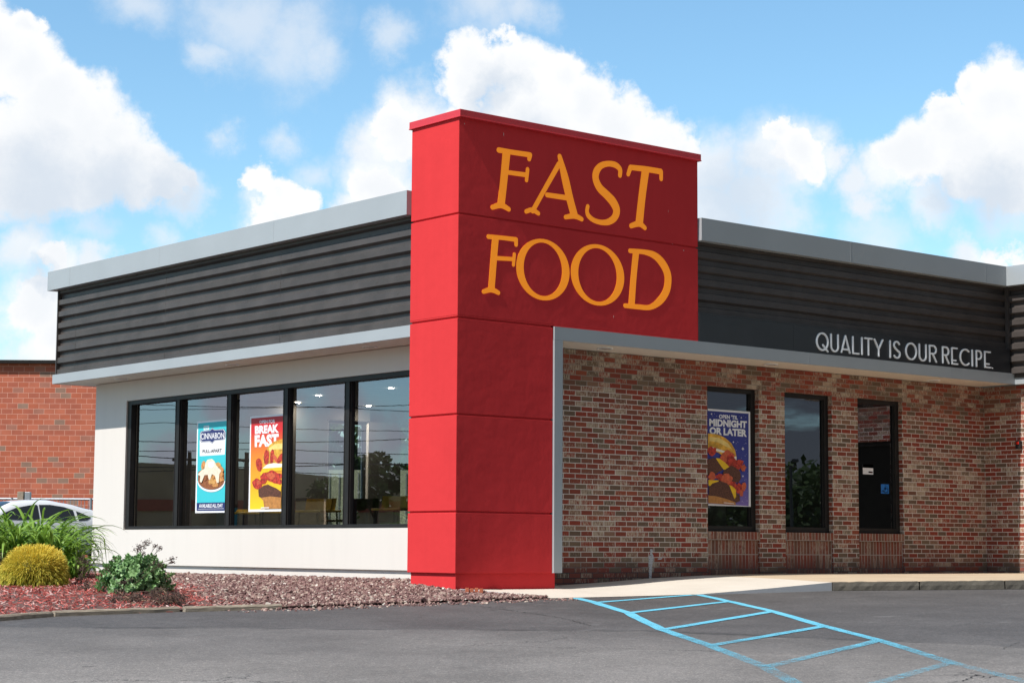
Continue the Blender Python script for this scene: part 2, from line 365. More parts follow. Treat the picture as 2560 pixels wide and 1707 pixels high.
M['glassf'] = glass_mat('window_glass_front', 2.1, (0.62, 0.64, 0.62))
M['orange'] = emis('orange_lettering_added_glow', (0.84, 0.25, 0.006), 0.46)  # glow added to lift the letters out of the tower's shade
M['silver'] = plain('silver_lettering', (0.86, 0.89, 0.92), 0.35, 0.0, 0.03, 2)
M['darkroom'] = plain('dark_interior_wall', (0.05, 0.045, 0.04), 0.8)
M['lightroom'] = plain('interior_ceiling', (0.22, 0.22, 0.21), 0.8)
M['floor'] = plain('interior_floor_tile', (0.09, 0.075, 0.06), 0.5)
M['wood'] = plain('dark_wood', (0.06, 0.025, 0.012), 0.45)
M['yellow'] = plain('yellow_chair_shell', (0.80, 0.56, 0.10), 0.45)
M['black'] = plain('black_metal', (0.015, 0.015, 0.016), 0.4)
M['lamp'] = emis('lamp_lens', (1, 0.93, 0.8), 150.0)
M['lens'] = plain('downlight_lens', (0.5, 0.40, 0.30), 0.2, 0.2)
M['galv'] = plain('galvanised_steel', (0.38, 0.40, 0.42), 0.45, 0.6)
M['whitepaint'] = plain('white_paint', (0.8, 0.8, 0.8), 0.5)

# ------------------------------------------------------------------ ground
FH = Vector((cos(YAW), sin(YAW), 0)); RH = Vector((sin(YAW), -cos(YAW), 0))
def vp(s, d, z=0.0):
    """metres to the right (s) and ahead (d) of the eye, on the lot"""
    p = Vector((CX, CY, 0)) + RH * s + FH * d; return (p.x, p.y, z)
def lot(x, y):
    d = (x - CX) * FH.x + (y - CY) * FH.y
    return max(min(-0.265 + 0.0325 * (d - 23.4), -0.10), -1.1)
EDGE = [(-14, -3.2), (-9, -1.7), (-6.085, -.70), (-5.3, -.36), (-4.5, -.42), (-3.6, -.56), (-2.93, -.72), (-1.2, -.80), (.66, -.93), (1.02, -1.01)]
def edist(x, y):
    best = 9.0
    for (a, b), (c, e) in zip(EDGE, EDGE[1:]):
        t = ((x - a) * (c - a) + (y - b) * (e - b)) / ((c - a) ** 2 + (e - b) ** 2); t = min(max(t, 0), 1)
        best = min(best, math.hypot(x - a - t * (c - a), y - b - t * (e - b)))
    return best
def bed(x, y):
    return min(lot(x, y) + .02 + .08 * min(edist(x, y) / 1.5, 1), -.115)

def asphalt_mat():
    m, t, b = newmat('asphalt'); v = tex(t, 'Object')
    d = N(t, 'ShaderNodeVectorMath', operation='DOT_PRODUCT'); t.links.new(v, d.inputs[0]); d.inputs[1].default_value = tuple(FH)
    dd = math_n(t, 'SUBTRACT', d.outputs['Value'], CX * FH.x + CY * FH.y)
    e = math_n(t, 'ADD', dd, math_n(t, 'MULTIPLY', math_n(t, 'SUBTRACT', nz(t, v, 0.5, 5), 0.5), 5.0))
    sp = N(t, 'ShaderNodeVectorMath', operation='DOT_PRODUCT'); t.links.new(v, sp.inputs[0]); sp.inputs[1].default_value = tuple(RH)
    ss = math_n(t, 'SUBTRACT', sp.outputs['Value'], CX * RH.x + CY * RH.y)
    seam = math_n(t, 'ADD', math_n(t, 'ADD', dd, math_n(t, 'MULTIPLY', math_n(t, 'MAXIMUM', math_n(t, 'SUBTRACT', ss, 1.2), 0.0), 0.5)), math_n(t, 'MULTIPLY', math_n(t, 'SUBTRACT', nz(t, v, 3, 5, .7), 0.5), 0.5))
    new = math_n(t, 'ADD', smooth(t, seam, 17.85, 18.0, 0, 0.32), smooth(t, e, 13.2, 18.2, 0, 0.68))
    edge = math_n(t, 'MULTIPLY', smooth(t, seam, 17.80, 17.9), smooth(t, seam, 17.95, 18.05, 1, 0))
    base = mixc(t, new, (0.225, 0.209, 0.196), (0.106, 0.100, 0.098))
    base = mixc(t, 0.75, base, ramp(t, nz(t, v, 0.7, 7, 0.68), [(0.3, (0.60, 0.60, 0.60)), (0.7, (1.2, 1.2, 1.2))]), 'MULTIPLY')
    base = mixc(t, 0.8, base, ramp(t, nz(t, v, 22, 5, 0.75), [(0.3, (0.72, 0.72, 0.72)), (0.7, (1.22, 1.21, 1.2))]), 'MULTIPLY')
    # aggregate
    vo = N(t, 'ShaderNodeTexVoronoi'); vo.inputs['Scale'].default_value = 110; t.links.new(v, vo.inputs['Vector'])
    sc = N(t, 'ShaderNodeSeparateColor'); t.links.new(vo.outputs['Color'], sc.inputs[0])
    ag = ramp(t, sc.outputs[0], [(0.0, (0.62, 0.62, 0.62)), (0.6, (0.95, 0.95, 0.95)), (0.9, (1.25, 1.22, 1.2)), (1.0, (1.9, 1.85, 1.8))])
    base = mixc(t, 0.8, base, ag, 'MULTIPLY')
    scu = nz(t, v, 1.0, 5, 0.7, mapping=(1.2, 3.5, 1)); sm = smooth(t, scu, 0.60, 0.74, 0, 0.42)
    base = mixc(t, sm, base, (0.26, 0.25, 0.24))
    cv = N(t, 'ShaderNodeTexVoronoi', feature='DISTANCE_TO_EDGE'); cv.inputs['Scale'].default_value = 0.32
    wv = N(t, 'ShaderNodeVectorMath', operation='ADD'); t.links.new(v, wv.inputs[0])
    ws = N(t, 'ShaderNodeVectorMath', operation='SCALE'); t.links.new(nz(t, v, 1.4, 6, 0.7, out='Color'), ws.inputs[0]); ws.inputs['Scale'].default_value = 1.1
    t.links.new(ws.outputs[0], wv.inputs[1]); t.links.new(wv.outputs[0], cv.inputs['Vector'])
    ck = smooth(t, cv.outputs['Distance'], 0.0015, 0.0045, 1, 0)
    ck = math_n(t, 'MULTIPLY', ck, smooth(t, nz(t, v, 0.35, 3), 0.5, 0.6))
    base = mixc(t, math_n(t, 'MULTIPLY', ck, 0.8), base, (0.02, 0.02, 0.02))
    base = mixc(t, math_n(t, 'MULTIPLY', edge, smooth(t, nz(t, v, 1.3, 4, .7), .45, .6, 0, .6)), base, (0.03, 0.03, 0.03))
    oil = smooth(t, nz(t, v, 0.9, 3, .5), 0.66, 0.78, 0, 0.45)
    base = mixc(t, oil, base, (0.05, 0.047, 0.045))
    t.links.new(base, b.inputs['Base Color'])
    t.links.new(math_n(t, 'MULTIPLY_ADD', new, -0.12, 0.86), b.inputs['Roughness'])
    b.inputs['Specular IOR Level'].default_value = 0.35
    h = math_n(t, 'ADD', vo.outputs['Distance'], math_n(t, 'MULTIPLY', nz(t, v, 300, 2), 0.4))
    bump(t, b, h, 0.55, 0.006)
    return m
def sheet(name, mat, rows, cols, dz, kind='structure'):
    g = MB(); n = len(cols)
    for d in rows:
        for s in cols:
            x, y, _ = vp(s, d); g.v.append((x, y, lot(x, y) + dz))
    for i in range(len(rows) - 1):
        for j in range(n - 1):
            a = i * n + j; g.f.append([a, a + 1, a + n + 1, a + n]); g.m.append(0); g.sm.append(False)
    return tag(g.build(name, mat, autouv=False), kind=kind)
far_ground = plain('far_ground', (0.10, 0.12, 0.05), 0.95, 0, 0.3, 0.3)
sheet('ground', far_ground, [-1500, -300, -120, -40, -2.3, 10, 28.46, 60, 120, 400, 3000], [-2500, -600, -120, -40, 0, 40, 120, 600, 2500], -0.05)
sheet('parking_lot', asphalt_mat(), [-34, -10, -2.29, 5, 10, 15, 20, 24, 28.46, 40, 66], [-40, -20, -10, 0, 10, 20, 40], 0.0)

# ------------------------------------------------------------------ painted lines
def paint_mat():
    m = bpy.data.materials.new('blue_road_paint'); m.use_nodes = True; t = m.node_tree; b = t.nodes['Principled BSDF']
    v = tex(t, 'Object'); at = N(t, 'ShaderNodeAttribute', attribute_name='wear')
    b.inputs['Roughness'].default_value = 0.7
    t.links.new(ramp(t, nz(t, v, 8, 4), [(0.3, (0.11, 0.46, 0.62)), (0.7, (0.17, 0.54, 0.70))]), b.inputs['Base Color'])
    n = math_n(t, 'ADD', math_n(t, 'MULTIPLY', nz(t, v, 150, 2, 0.6), 1.0), math_n(t, 'MULTIPLY', math_n(t, 'SUBTRACT', nz(t, v, 6, 4, 0.7), 0.5), 0.3))
    a = math_n(t, 'SUBTRACT', n, math_n(t, 'MULTIPLY_ADD', at.outputs['Fac'], 0.21, 0.34))
    a = math_n(t, 'MULTIPLY', a, 9, clamp=True)
    tr = N(t, 'ShaderNodeBsdfTransparent'); mx = N(t, 'ShaderNodeMixShader')
    t.links.new(a, mx.inputs[0]); t.links.new(tr.outputs[0], mx.inputs[1]); t.links.new(b.outputs[0], mx.inputs[2])
    t.links.new(mx.outputs[0], t.nodes['Material Output'].inputs[0]); return m
LL = [(.998, -1.033), (.595, -1.82), (-.33, -3.339), (-1.675, -5.232), (-2.603, -6.755), (-3.64, -8.332), (-4.329, -9.23), (-5.6, -11.2)]
RL = [(2.715, -1.35), (2.029, -2.538), (1.123, -4.04), (-.089, -5.807), (-.994, -7.22), (-2.213, -8.917), (-2.924, -10.054), (-4.1, -12.0)]
XL = [((.595, -1.82), (2.60, -1.37)), ((-.33, -3.339), (2.029, -2.538)), ((-1.675, -5.232), (1.123, -4.04)), ((-2.603, -6.755), (-.089, -5.807)), ((-3.64, -8.332), (-.994, -7.22)), ((-4.7, -9.9), (-2.213, -8.917))]
def paint_lines():
    g = MB(); wear = []
    def strip(pts, w, k):
        dense = []
        for p, q in zip(pts, pts[1:]):
            n = max(2, int(math.hypot(q[0] - p[0], q[1] - p[1]) / .12))
            for i in range(n): dense.append((p[0] + (q[0] - p[0]) * i / n, p[1] + (q[1] - p[1]) * i / n))
        dense.append(pts[-1]); b = len(g.v)
        for i, p in enumerate(dense):
            a = dense[max(0, i - 2)]; c = dense[min(len(dense) - 1, i + 2)]
            dx, dy = c[0] - a[0], c[1] - a[1]; L = math.hypot(dx, dy); nx, ny = -dy / L, dx / L
            d = (p[0] - CX) * FH.x + (p[1] - CY) * FH.y
            ww = w * (1 + .14 * pnoise(Vector((p[0] * 2.1, p[1] * 2.1, k)))) / 2
            j = .012 * pnoise(Vector((p[0] * 1.7, p[1] * 1.7, 5 + k)))
            for sgn in (1, -1):
                x, y = p[0] + nx * (sgn * ww + j), p[1] + ny * (sgn * ww + j)
                g.v.append((x, y, lot(x, y) + .004 + .0006 * k)); wear.append(min(max((18.8 - d) / 5.0, -0.4), .85))
        for i in range(len(dense) - 1):
            g.f.append([b + 2 * i + 1, b + 2 * i + 3, b + 2 * i + 2, b + 2 * i]); g.m.append(0); g.sm.append(False)
    strip(LL, .115, 0); strip(RL, .115, 1)
    for i, (a, c) in enumerate(XL): strip([a, c], .112, 2 + i * .3)
    g.att = ('wear', wear)
    tag(g.build('painted_lines', paint_mat(), autouv=False), kind='structure')
paint_lines()

# ------------------------------------------------------------------ concrete walk and kerb
def concrete_mat(name, a, c, bs=0.4):
    m, t, b = newmat(name); v = tex(t, 'Object')
    t.links.new(mixc(t, 0.5, ramp(t, nz(t, v, 1.1, 6, 0.65), [(0.32, a), (0.68, c)]), ramp(t, nz(t, v, 90, 3), [(0.3, (.75, .75, .75)), (0.7, (1, 1, 1))]), 'MULTIPLY'), b.inputs['Base Color'])
    b.inputs['Roughness'].default_value = 0.9; bump(t, b, nz(t, v, 130, 4), bs, 0.004); return m
M['walk'] = concrete_mat('cream_concrete', (0.60, 0.54, 0.46), (0.68, 0.62, 0.54), .2)
M['walk2'] = concrete_mat('tan_concrete', (0.50, 0.38, 0.26), (0.58, 0.46, 0.32), .3)
M['kerb'] = concrete_mat('dark_kerb_stone', (0.075, 0.068, 0.058), (0.15, 0.135, 0.11), 1.0)
M['kerbnew'] = concrete_mat('kerb_ramp_concrete', (0.40, 0.42, 0.45), (0.52, 0.54, 0.57), .4)
FRONT = [(.06, -.02, -.180), (.30, -.45, -.215), (.66, -.93, None), (1.02, -1.01, None), (1.8, -1.18, None), (2.715, -1.35, None), (3.76, -1.515, .052), (4.81, -1.676, .107),
         (6.0, -2.245, .109), (7.263, -2.845, .112), (9.6, -3.99, .112), (12.0, -5.15, .112), (16.0, -7.1, .112)]
def backz(x):
    P = [(0, -.19), (1.5, -.195), (2.116, -.172), (2.95, -.137), (3.67, -.094), (5.04, -.047), (6.5, -.036), (11.2, -.041), (30, -.04)]
    for (a, b), (c, d) in zip(P, P[1:]):
        if x <= c: return b + (d - b) * (x - a) / (c - a)
    return -.04
def front_pt(i):
    x, y, h = FRONT[i]
    if h is None: z = lot(x, y) + .006
    elif h < 0: z = h
    else: z = lot(x, y) + h
    return Vector((x, y, z))
def walk():
    g = MB(); nv = 8
    cols = []
    for i in range(len(FRONT) - 1):
        a, b = front_pt(i), front_pt(i + 1)
        for k in range(3): cols.append(a.lerp(b, k / 3))
    cols.append(front_pt(len(FRONT) - 1))
    for c in cols:
        bx = min(max(c.x * 1.0 + (0.5 if c.x < 1 else 0), .2), 11.2) if c.x < 11.2 else 11.2
        bx = c.x + max(0, .3 - c.x)
        back = Vector((bx, .64 if c.x > 1.6 else .10, backz(bx)))
        for k in range(nv + 1):
            p = c.lerp(back, k / nv); t = k / nv
            p.z = c.z + (back.z - c.z) * (1 - (1 - t) ** 1.6)
            g.v.append(tuple(p))
    for i in range(len(cols) - 1):
        mi = 1 if cols[i].x > 4.8 else 0
        for k in range(nv):
            a = i * (nv + 1) + k; g.f.append([a, a + nv + 1, a + nv + 2, a + 1]); g.m.append(mi); g.sm.append(False)
    # front edge down to the lot
    for i in range(len(cols) - 1):
        p, q = cols[i], cols[i + 1]
        if q.z - lot(q.x, q.y) < .02 or p.x > 4.75: continue
        b = len(g.v); g.v += [(p.x, p.y, lot(p.x, p.y) - .02), (q.x, q.y, lot(q.x, q.y) - .02), tuple(q), tuple(p)]
        g.f.append([b, b + 1, b + 2, b + 3]); g.m.append(2); g.sm.append(False)
    tag(g.build('concrete_walk', [M['walk'], M['walk2'], M['kerbnew']]), kind='structure')
    k = MB(); rnd = random.Random(3)
    pts = [front_pt(i) for i in range(7, len(FRONT))]
    L = [0]
    for a, b in zip(pts, pts[1:]): L.append(L[-1] + (b - a).length)
    def at(s):
        for i in range(len(pts) - 1):
            if s <= L[i + 1]: return pts[i].lerp(pts[i + 1], (s - L[i]) / (L[i + 1] - L[i]))
        return pts[-1]
    s = 0.0
    while s < L[-1] - .1:
        e = min(s + rnd.choice((1.25, 1.22, 2.35, 2.2)), L[-1]); n = max(3, int((e - s) / .06))
        b0 = len(k.v); prof = [(0.0, -.06), (-.012, .0), (-.012, .5), (-.002, .9), (.02, 1.02), (.16, 1.03)]
        for i in range(n + 1):
            p = at(s + .012 + (e - s - .024) * i / n); q = at(min(s + .05 + (e - s) * i / n, L[-1])); o = at(max(0, s - .05 + (e - s) * i / n))
            d = (q - o).normalized(); nn = Vector((-d.y, d.x, 0)); h = p.z - lot(p.x, p.y)
            for w, f in prof:
                jit = .010 * pnoise(Vector((p.x * 9, p.y * 9, f * 4))) + .006 * pnoise(Vector((p.x * 30, p.y * 30, f * 9)))
                k.v.append(tuple(p + nn * (w + (jit if f < 1.02 else 0)) + Vector((0, 0, h * (f - 1) + .004 + (jit * .6 if f > .8 else 0)))))
        m_ = len(prof)
        for i in range(n):
            for j in range(m_ - 1):
                a = b0 + i * m_ + j; k.f.append([a, a + m_, a + m_ + 1, a + 1]); k.m.append(1 if j == m_ - 2 else 0); k.sm.append(False)
        k.f.append([b0 + j for j in range(m_)]); k.m.append(0); k.sm.append(False)
        s = e
    tag(k.build('kerb', [M['kerb'], M['walk2']]), kind='structure')
walk()

# ------------------------------------------------------------------ planting bed surfaces
def bed_sheet():
    g = MB(); xs = []
    m1 = concrete_mat('bed_soil', (0.10, 0.05, 0.04), (0.16, 0.085, 0.07), 1.0)
    nx, ny = 60, 40
    def edge_y(x):
        for (a, b), (c, e) in zip(EDGE, EDGE[1:]):
            if x <= c: return b + (e - b) * (x - a) / (c - a)
        return EDGE[-1][1]
    for i in range(nx + 1):
        x = -14 + (14.68) * i / nx
        y0 = edge_y(x)
        for j in range(ny + 1):
            y = y0 + (12.0 - y0) * (j / ny) ** 1.3
            if x > 0.0 and y > -.1: pass
            g.v.append((x, y, bed(x, y) + .012 * pnoise(Vector((x * 1.5, y * 1.5, 2)))))
    for i in range(nx):
        for j in range(ny):
            a = i * (ny + 1) + j; g.f.append([a, a + ny + 1, a + ny + 2, a + 1]); g.m.append(0); g.sm.append(False)
    tag(g.build('planting_bed', m1), kind='structure')
bed_sheet()

# ------------------------------------------------------------------ the restaurant
B = thing('restaurant_building', (0.6, 0.68, -0.12), 'single storey restaurant with red entrance tower, white stucco side and brick front', 'restaurant')
Z = dict(soff=2.9, fas=3.05)
def wall_side():
    w = MB()
    w.box(.601, .80, .97, 10.238, .012, .553)
    w.box(.601, .80, 9.215, 10.238, .553, 2.579)
    w.box(.601, .80, .97, 1.30, .553, 2.579)
    w.box(.601, .80, .97, 10.238, 2.579, 2.895)
    w.build('stucco_wall', M['white'], B)
    p = MB(); p.box(.642, .80, .97, 10.20, -.40, .012); p.build('plinth', M['white'], B)
wall_side()
OPEN = [(4.964, 6.01), (6.55, 7.581), (8.16, 9.206)]
def wall_front():
    w = MB()
    xs = [1.66] + [v for o in OPEN for v in o] + [11.262]
    for a, b in zip(xs[0::2], xs[1::2]): w.box(a, b, .679, .88, -.40, 2.569)
    w.box(1.66, 11.262, .679, .88, 2.569, 2.897)
    w.build('brick_wall', M['brick'], B)
    r = MB(); r.box(11.262, 11.46, -.62, .88, -.40, 2.897); r.box(11.262, 11.46, -2.25, -1.95, -.40, 2.897); r.box(11.262, 11.46, -1.95, -.62, 2.12, 2.897); r.build('brick_wall', M['brick'], B)
    f = MB(); f.box(11.30, 11.36, -1.95, -1.88, -.03, 2.12); f.box(11.30, 11.36, -.69, -.62, -.03, 2.12); f.box(11.30, 11.36, -1.88, -.69, 2.05, 2.12)
    f.box(11.30, 11.36, -1.88, -.69, .0, .22)
    dr_ = f.build('entrance_door', M['frame'], B)
    for a_1, b_1 in ((-1.88, -.69),):
        p = MB(); p.box(11.33, 11.34, a_1, b_1, .22, 2.05); p.build('pane', plain('dark_door_glass', (.008, .008, .008), .3, 0, .05, spec=.12), dr_, autouv=False)
    f = MB(); f.box(11.9, 11.95, -2.0, 0, -.1, 2.8); f.build('interior_wall', M['black'], B)
    for i, (a, b) in enumerate(OPEN):
        s = MB(); s.box(a + .002, b - .002, .708, .86, -.38, .43); s.build('brick_panel', M['soldier'], B)
        s = MB(); s.box(a + .002, b + .02 - .022, .665, .86, .432, .55); s.build('window_sill', M['soldier'], B, bevel=.004)
    e = MB(); e.box(4.0, 4.62, .672, .679, .105, .107)
wall_front()
def efflorescence():
    m, t, b = newmat('white_mineral_stain'); v = tex(t, 'Object'); b.inputs['Base Color'].default_value = (.5, .5, .52, 1); b.inputs['Roughness'].default_value = .9
    tr = N(t, 'ShaderNodeBsdfTransparent'); mx = N(t, 'ShaderNodeMixShader')
    t.links.new(smooth(t, nz(t, v, 40, 5, .7), .35, .5), mx.inputs[0]); t.links.new(tr.outputs[0], mx.inputs[1]); t.links.new(b.outputs[0], mx.inputs[2])
    t.links.new(mx.outputs[0], t.nodes['Material Output'].inputs[0])
    g = MB()
    L = [(3.86, -.10, .02), (3.865, 0, .026), (3.87, .10, .03), (3.875, .17, .045), (3.88, .215, .04), (3.88, .25, .015), (3.885, .275, .03), (3.885, .30, .02)]
    pl = [(x - h, z) for x, z, h in L] + [(x + h, z) for x, z, h in L[::-1]]
    g.prism(pl[::-1], (0, .6765, 0), (1, 0, 0), (0, 0, 1), .002)
    g.prism([(4.0, .16), (4.08, .165), (4.11, .21), (4.06, .18), (4.01, .18)], (0, .6765, 0), (1, 0, 0), (0, 0, 1), .002)
    g.build('mineral_stain', m, B)
efflorescence()
def shell():
    w = MB()   # north wall with two openings, east side, roof, floor, ceiling
    xs = [.80, 5.03, 5.88, 6.60, 7.45, 24.0]
    for a, b in zip(xs[0::2], xs[1::2]): w.box(a, b, 10.04, 10.238, .60, 2.52)
    w.box(.80, 24.0, 10.04, 10.238, -.4, .60); w.box(.80, 24.0, 10.04, 10.238, 2.52, 2.895)
    w.build('rear_wall', M['white'], B)
    e = MB(); e.box(24.0, 24.2, -2.25, 10.238, -.4, 2.895); e.box(11.46, 24.0, -2.25, -2.05, -.4, 2.895); e.build('end_wall', M['brick'], B)
    r = MB(); r.box(.3, 24.4, .3, 10.6, 4.2, 4.3); r.box(11.3, 24.4, -2.25, .3, 4.2, 4.3); r.build('roof', M['charcoal'], B)
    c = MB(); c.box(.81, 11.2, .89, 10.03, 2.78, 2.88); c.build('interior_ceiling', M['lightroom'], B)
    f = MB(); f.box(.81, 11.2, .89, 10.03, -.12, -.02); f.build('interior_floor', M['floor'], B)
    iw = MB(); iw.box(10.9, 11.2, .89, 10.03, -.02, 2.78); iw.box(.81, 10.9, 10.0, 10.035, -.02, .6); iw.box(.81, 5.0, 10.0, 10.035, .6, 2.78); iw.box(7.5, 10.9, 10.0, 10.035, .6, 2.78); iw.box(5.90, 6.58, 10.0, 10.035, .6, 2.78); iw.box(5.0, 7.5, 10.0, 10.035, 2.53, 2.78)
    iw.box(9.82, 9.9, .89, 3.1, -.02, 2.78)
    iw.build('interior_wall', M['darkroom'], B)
    for a, b in ((5.03, 5.88), (6.60, 7.45)):
        fr = MB(); fr.box(a, a + .05, 10.08, 10.14, .6, 2.52); fr.box(b - .05, b, 10.08, 10.14, .6, 2.52); fr.box(a + .05, b - .05, 10.08, 10.14, .6, .65); fr.box(a + .05, b - .05, 10.08, 10.14, 2.47, 2.52)
        wn = fr.build('window', M['frame'], B)
        p = MB(); p.add([(a + .05, 10.11, .65), (b - .05, 10.11, .65), (b - .05, 10.11, 2.47), (a + .05, 10.11, 2.47)], [(0, 1, 2, 3)]); p.build('pane', M['glassf'], wn)
shell()
def window_side():
    f = MB(); x0, x1 = .625, .725
    f.box(x0, x1, 9.095, 9.213, .555, 2.577); f.box(x0, x1, 1.302, 1.40, .555, 2.577)
    f.box(x0 - .004, x1, 1.40, 9.095, 2.512, 2.577); f.box(x0 - .004, x1, 1.40, 9.095, .555, .604)
    ys = [9.095]
    for a in (7.766, 6.283, 4.782, 3.282, 1.79):
        y1 = a - .048; y0 = y1 - .11
        f.box(x0, x1, y0, y1, .604, 2.512)
        f.box(x0 - .006, x0, y1 - .015, y1, .604, 2.512)
        f.box(x0 + .025, x1 - .02, y0 - .012, y0, .604, 2.512)
        ys += [y1, y0]
    ys.append(1.40)
    wn = f.build('window', M['frame'], B, bevel=.003)
    for a, b in zip(ys[0::2], ys[1::2]):
        if a - b < .2: continue
        p = MB(); p.add([(.70, a, .604), (.70, b, .604), (.70, b, 2.512), (.70, a, 2.512)], [(0, 1, 2, 3)])
        p.build('pane', M['glass'], wn, autouv=False)
    g = MB(); g.box(.598, .632, 9.21, 9.222, .545, 2.585); 
window_side()
def windows_front():
    for i, (a, b) in enumerate(OPEN):
        f = MB(); z0, z1 = .553, 2.567; y0, y1 = .755, .83
        f.box(a, a + .07, y0, y1, z0, z1); f.box(b - .085, b, y0, y1, z0, z1)
        f.box(a + .07, b - .085, y0, y1, z1 - .065, z1); f.box(a + .07, b - .085, y0, y1, z0, z0 + .075)
        f.box(b - .10, b - .085, y0 + .025, y1, z0 + .075, z1 - .065)
        wn = f.build('window', M['frame'], B, bevel=.003)
        p = MB(); p.add([(a + .07, .80, z0 + .075), (b - .10, .80, z0 + .075), (b - .10, .80, z1 - .065), (a + .07, .80, z1 - .065)], [(0, 1, 2, 3)])
        p.build('pane', M['glassf'], wn, autouv=False)
windows_front()

def fascia():
    f = MB(); f.box(.006, .03, .955, 10.617, 2.90, 3.048); f.box(.03, 1.2, 10.593, 10.617, 2.90, 3.048); f.build('side_fascia', M['grey'], B, bevel=.002)
    s = MB(); s.box(.03, .70, .96, 10.59, 2.903, 2.925); s.box(.70, 6, 10.24, 10.59, 2.903, 2.925); s.build('side_soffit', M['soffL'], B)
    f = MB()
    f.box(1.529, 1.667, -.03, .66, .0, 2.895)                      # post of the entrance frame
    f.box(1.529, 11.105, -.03, -.004, 2.897, 3.064)
    f.box(11.105, 11.13, -2.85, -.03, 2.897, 3.064); f.box(11.13, 24.2, -2.85, -2.82, 2.897, 3.064)
    for x in (6.269, 9.476): f.box(x, x + .006, -.0315, -.03, 2.90, 3.06)
    f.build('front_fascia', M['grey'], B, bevel=.002)
    s = MB(); s.box(1.667, 11.13, -.004, .70, 2.903, 2.925); s.box(11.13, 11.30, -2.25, -.004, 2.903, 2.925); s.box(11.13, 24, -2.82, -2.25, 2.903, 2.925); s.build('front_soffit', M['soffR'], B)
    for x, y in ((.34, 2.278), (.35, 5.666), (.36, 8.95)):
        l = MB(); ring(l, x, y, 2.903); l.mi = 1; disc(l, x, y, 2.893); l.build('downlight', [M['whitepaint'], M['lens']], B)
    for x, y in ((2.727, .341), (5.919, .36), (9.65, .42)):
        l = MB(); ring(l, x, y, 2.903); l.mi = 1; disc(l, x, y, 2.893); l.build('downlight', [M['whitepaint'], M['lens']], B)
def ring(g, x, y, z, r0=.085, r1=.105, n=24):
    vs = []; fs = []
    for k in range(n):
        t = 2 * pi * k / n
        for r, zz in ((r1, z), (r1, z - .014), (r0, z - .014), (r0, z)): vs.append((x + r * cos(t), y + r * sin(t), zz))
    for k in range(n):
        a = 4 * k; b = 4 * ((k + 1) % n)
        for j in range(3): fs.append((a + j, b + j, b + j + 1, a + j + 1))
    g.add(vs, fs)
def disc(g, x, y, z, r=.084, n=24):
    g.add([(x + r * cos(2 * pi * k / n), y + r * sin(2 * pi * k / n), z) for k in range(n)], [tuple(range(n))[::-1]])
fascia()

PER = .19
def corr(g, fn, a0, a1, z0, z1, depth=.062, flip=False):
    """horizontal trapezoid ribs; fn(along, out, z) -> point, out = 0 on the rib face, positive inwards"""
    prof = []; z = z0
    while z < z1:
        for dz, o in ((0, 0), (.080, 0), (.104, depth), (.152, depth)):
            if z + dz < z1: prof.append((z + dz, o))
        z += PER
    prof.append((z1, prof[-1][1]))
    vs = []; fs = []; NS = max(4, int(abs(a1 - a0) / .15)); m_ = NS + 1
    for zz, o in prof:
        for k in range(m_):
            a = a0 + (a1 - a0) * k / NS; w = pnoise(Vector((a * .9, zz * 2.3, 1.7))) * .007 + pnoise(Vector((a * .35, zz * 5, 8.1))) * .006
            vs.append(fn(a, max(o + w, -.02), zz + w * .6))
    for i in range(len(prof) - 1):
        for k in range(NS):
            b = i * m_ + k; f = (b, b + 1, b + m_ + 1, b + m_); fs.append(f[::-1] if flip else f)
    g.add(vs, fs)
    rnd = random.Random(5)
    z = z0 + .045
    k = 0
    while z < z1:                                                   # screw heads along the rib faces
        a = min(a0, a1) + .35 + .45 * (k % 2)
        while a < max(a0, a1):
            p = Vector(fn(a, -.004, z)); q = Vector(fn(a, 0, z)); n = (p - q).normalized(); u = Vector((0, 0, 1)); w = n.cross(u)
            r = .008; g.add([q + (w * cos(t) + u * sin(t)) * r for t in (0, 1.05, 2.1, 3.14, 4.19, 5.24)] + [p], [(j, (j + 1) % 6, 6) for j in range(6)])
            a += 1.22
        z += PER; k += 1
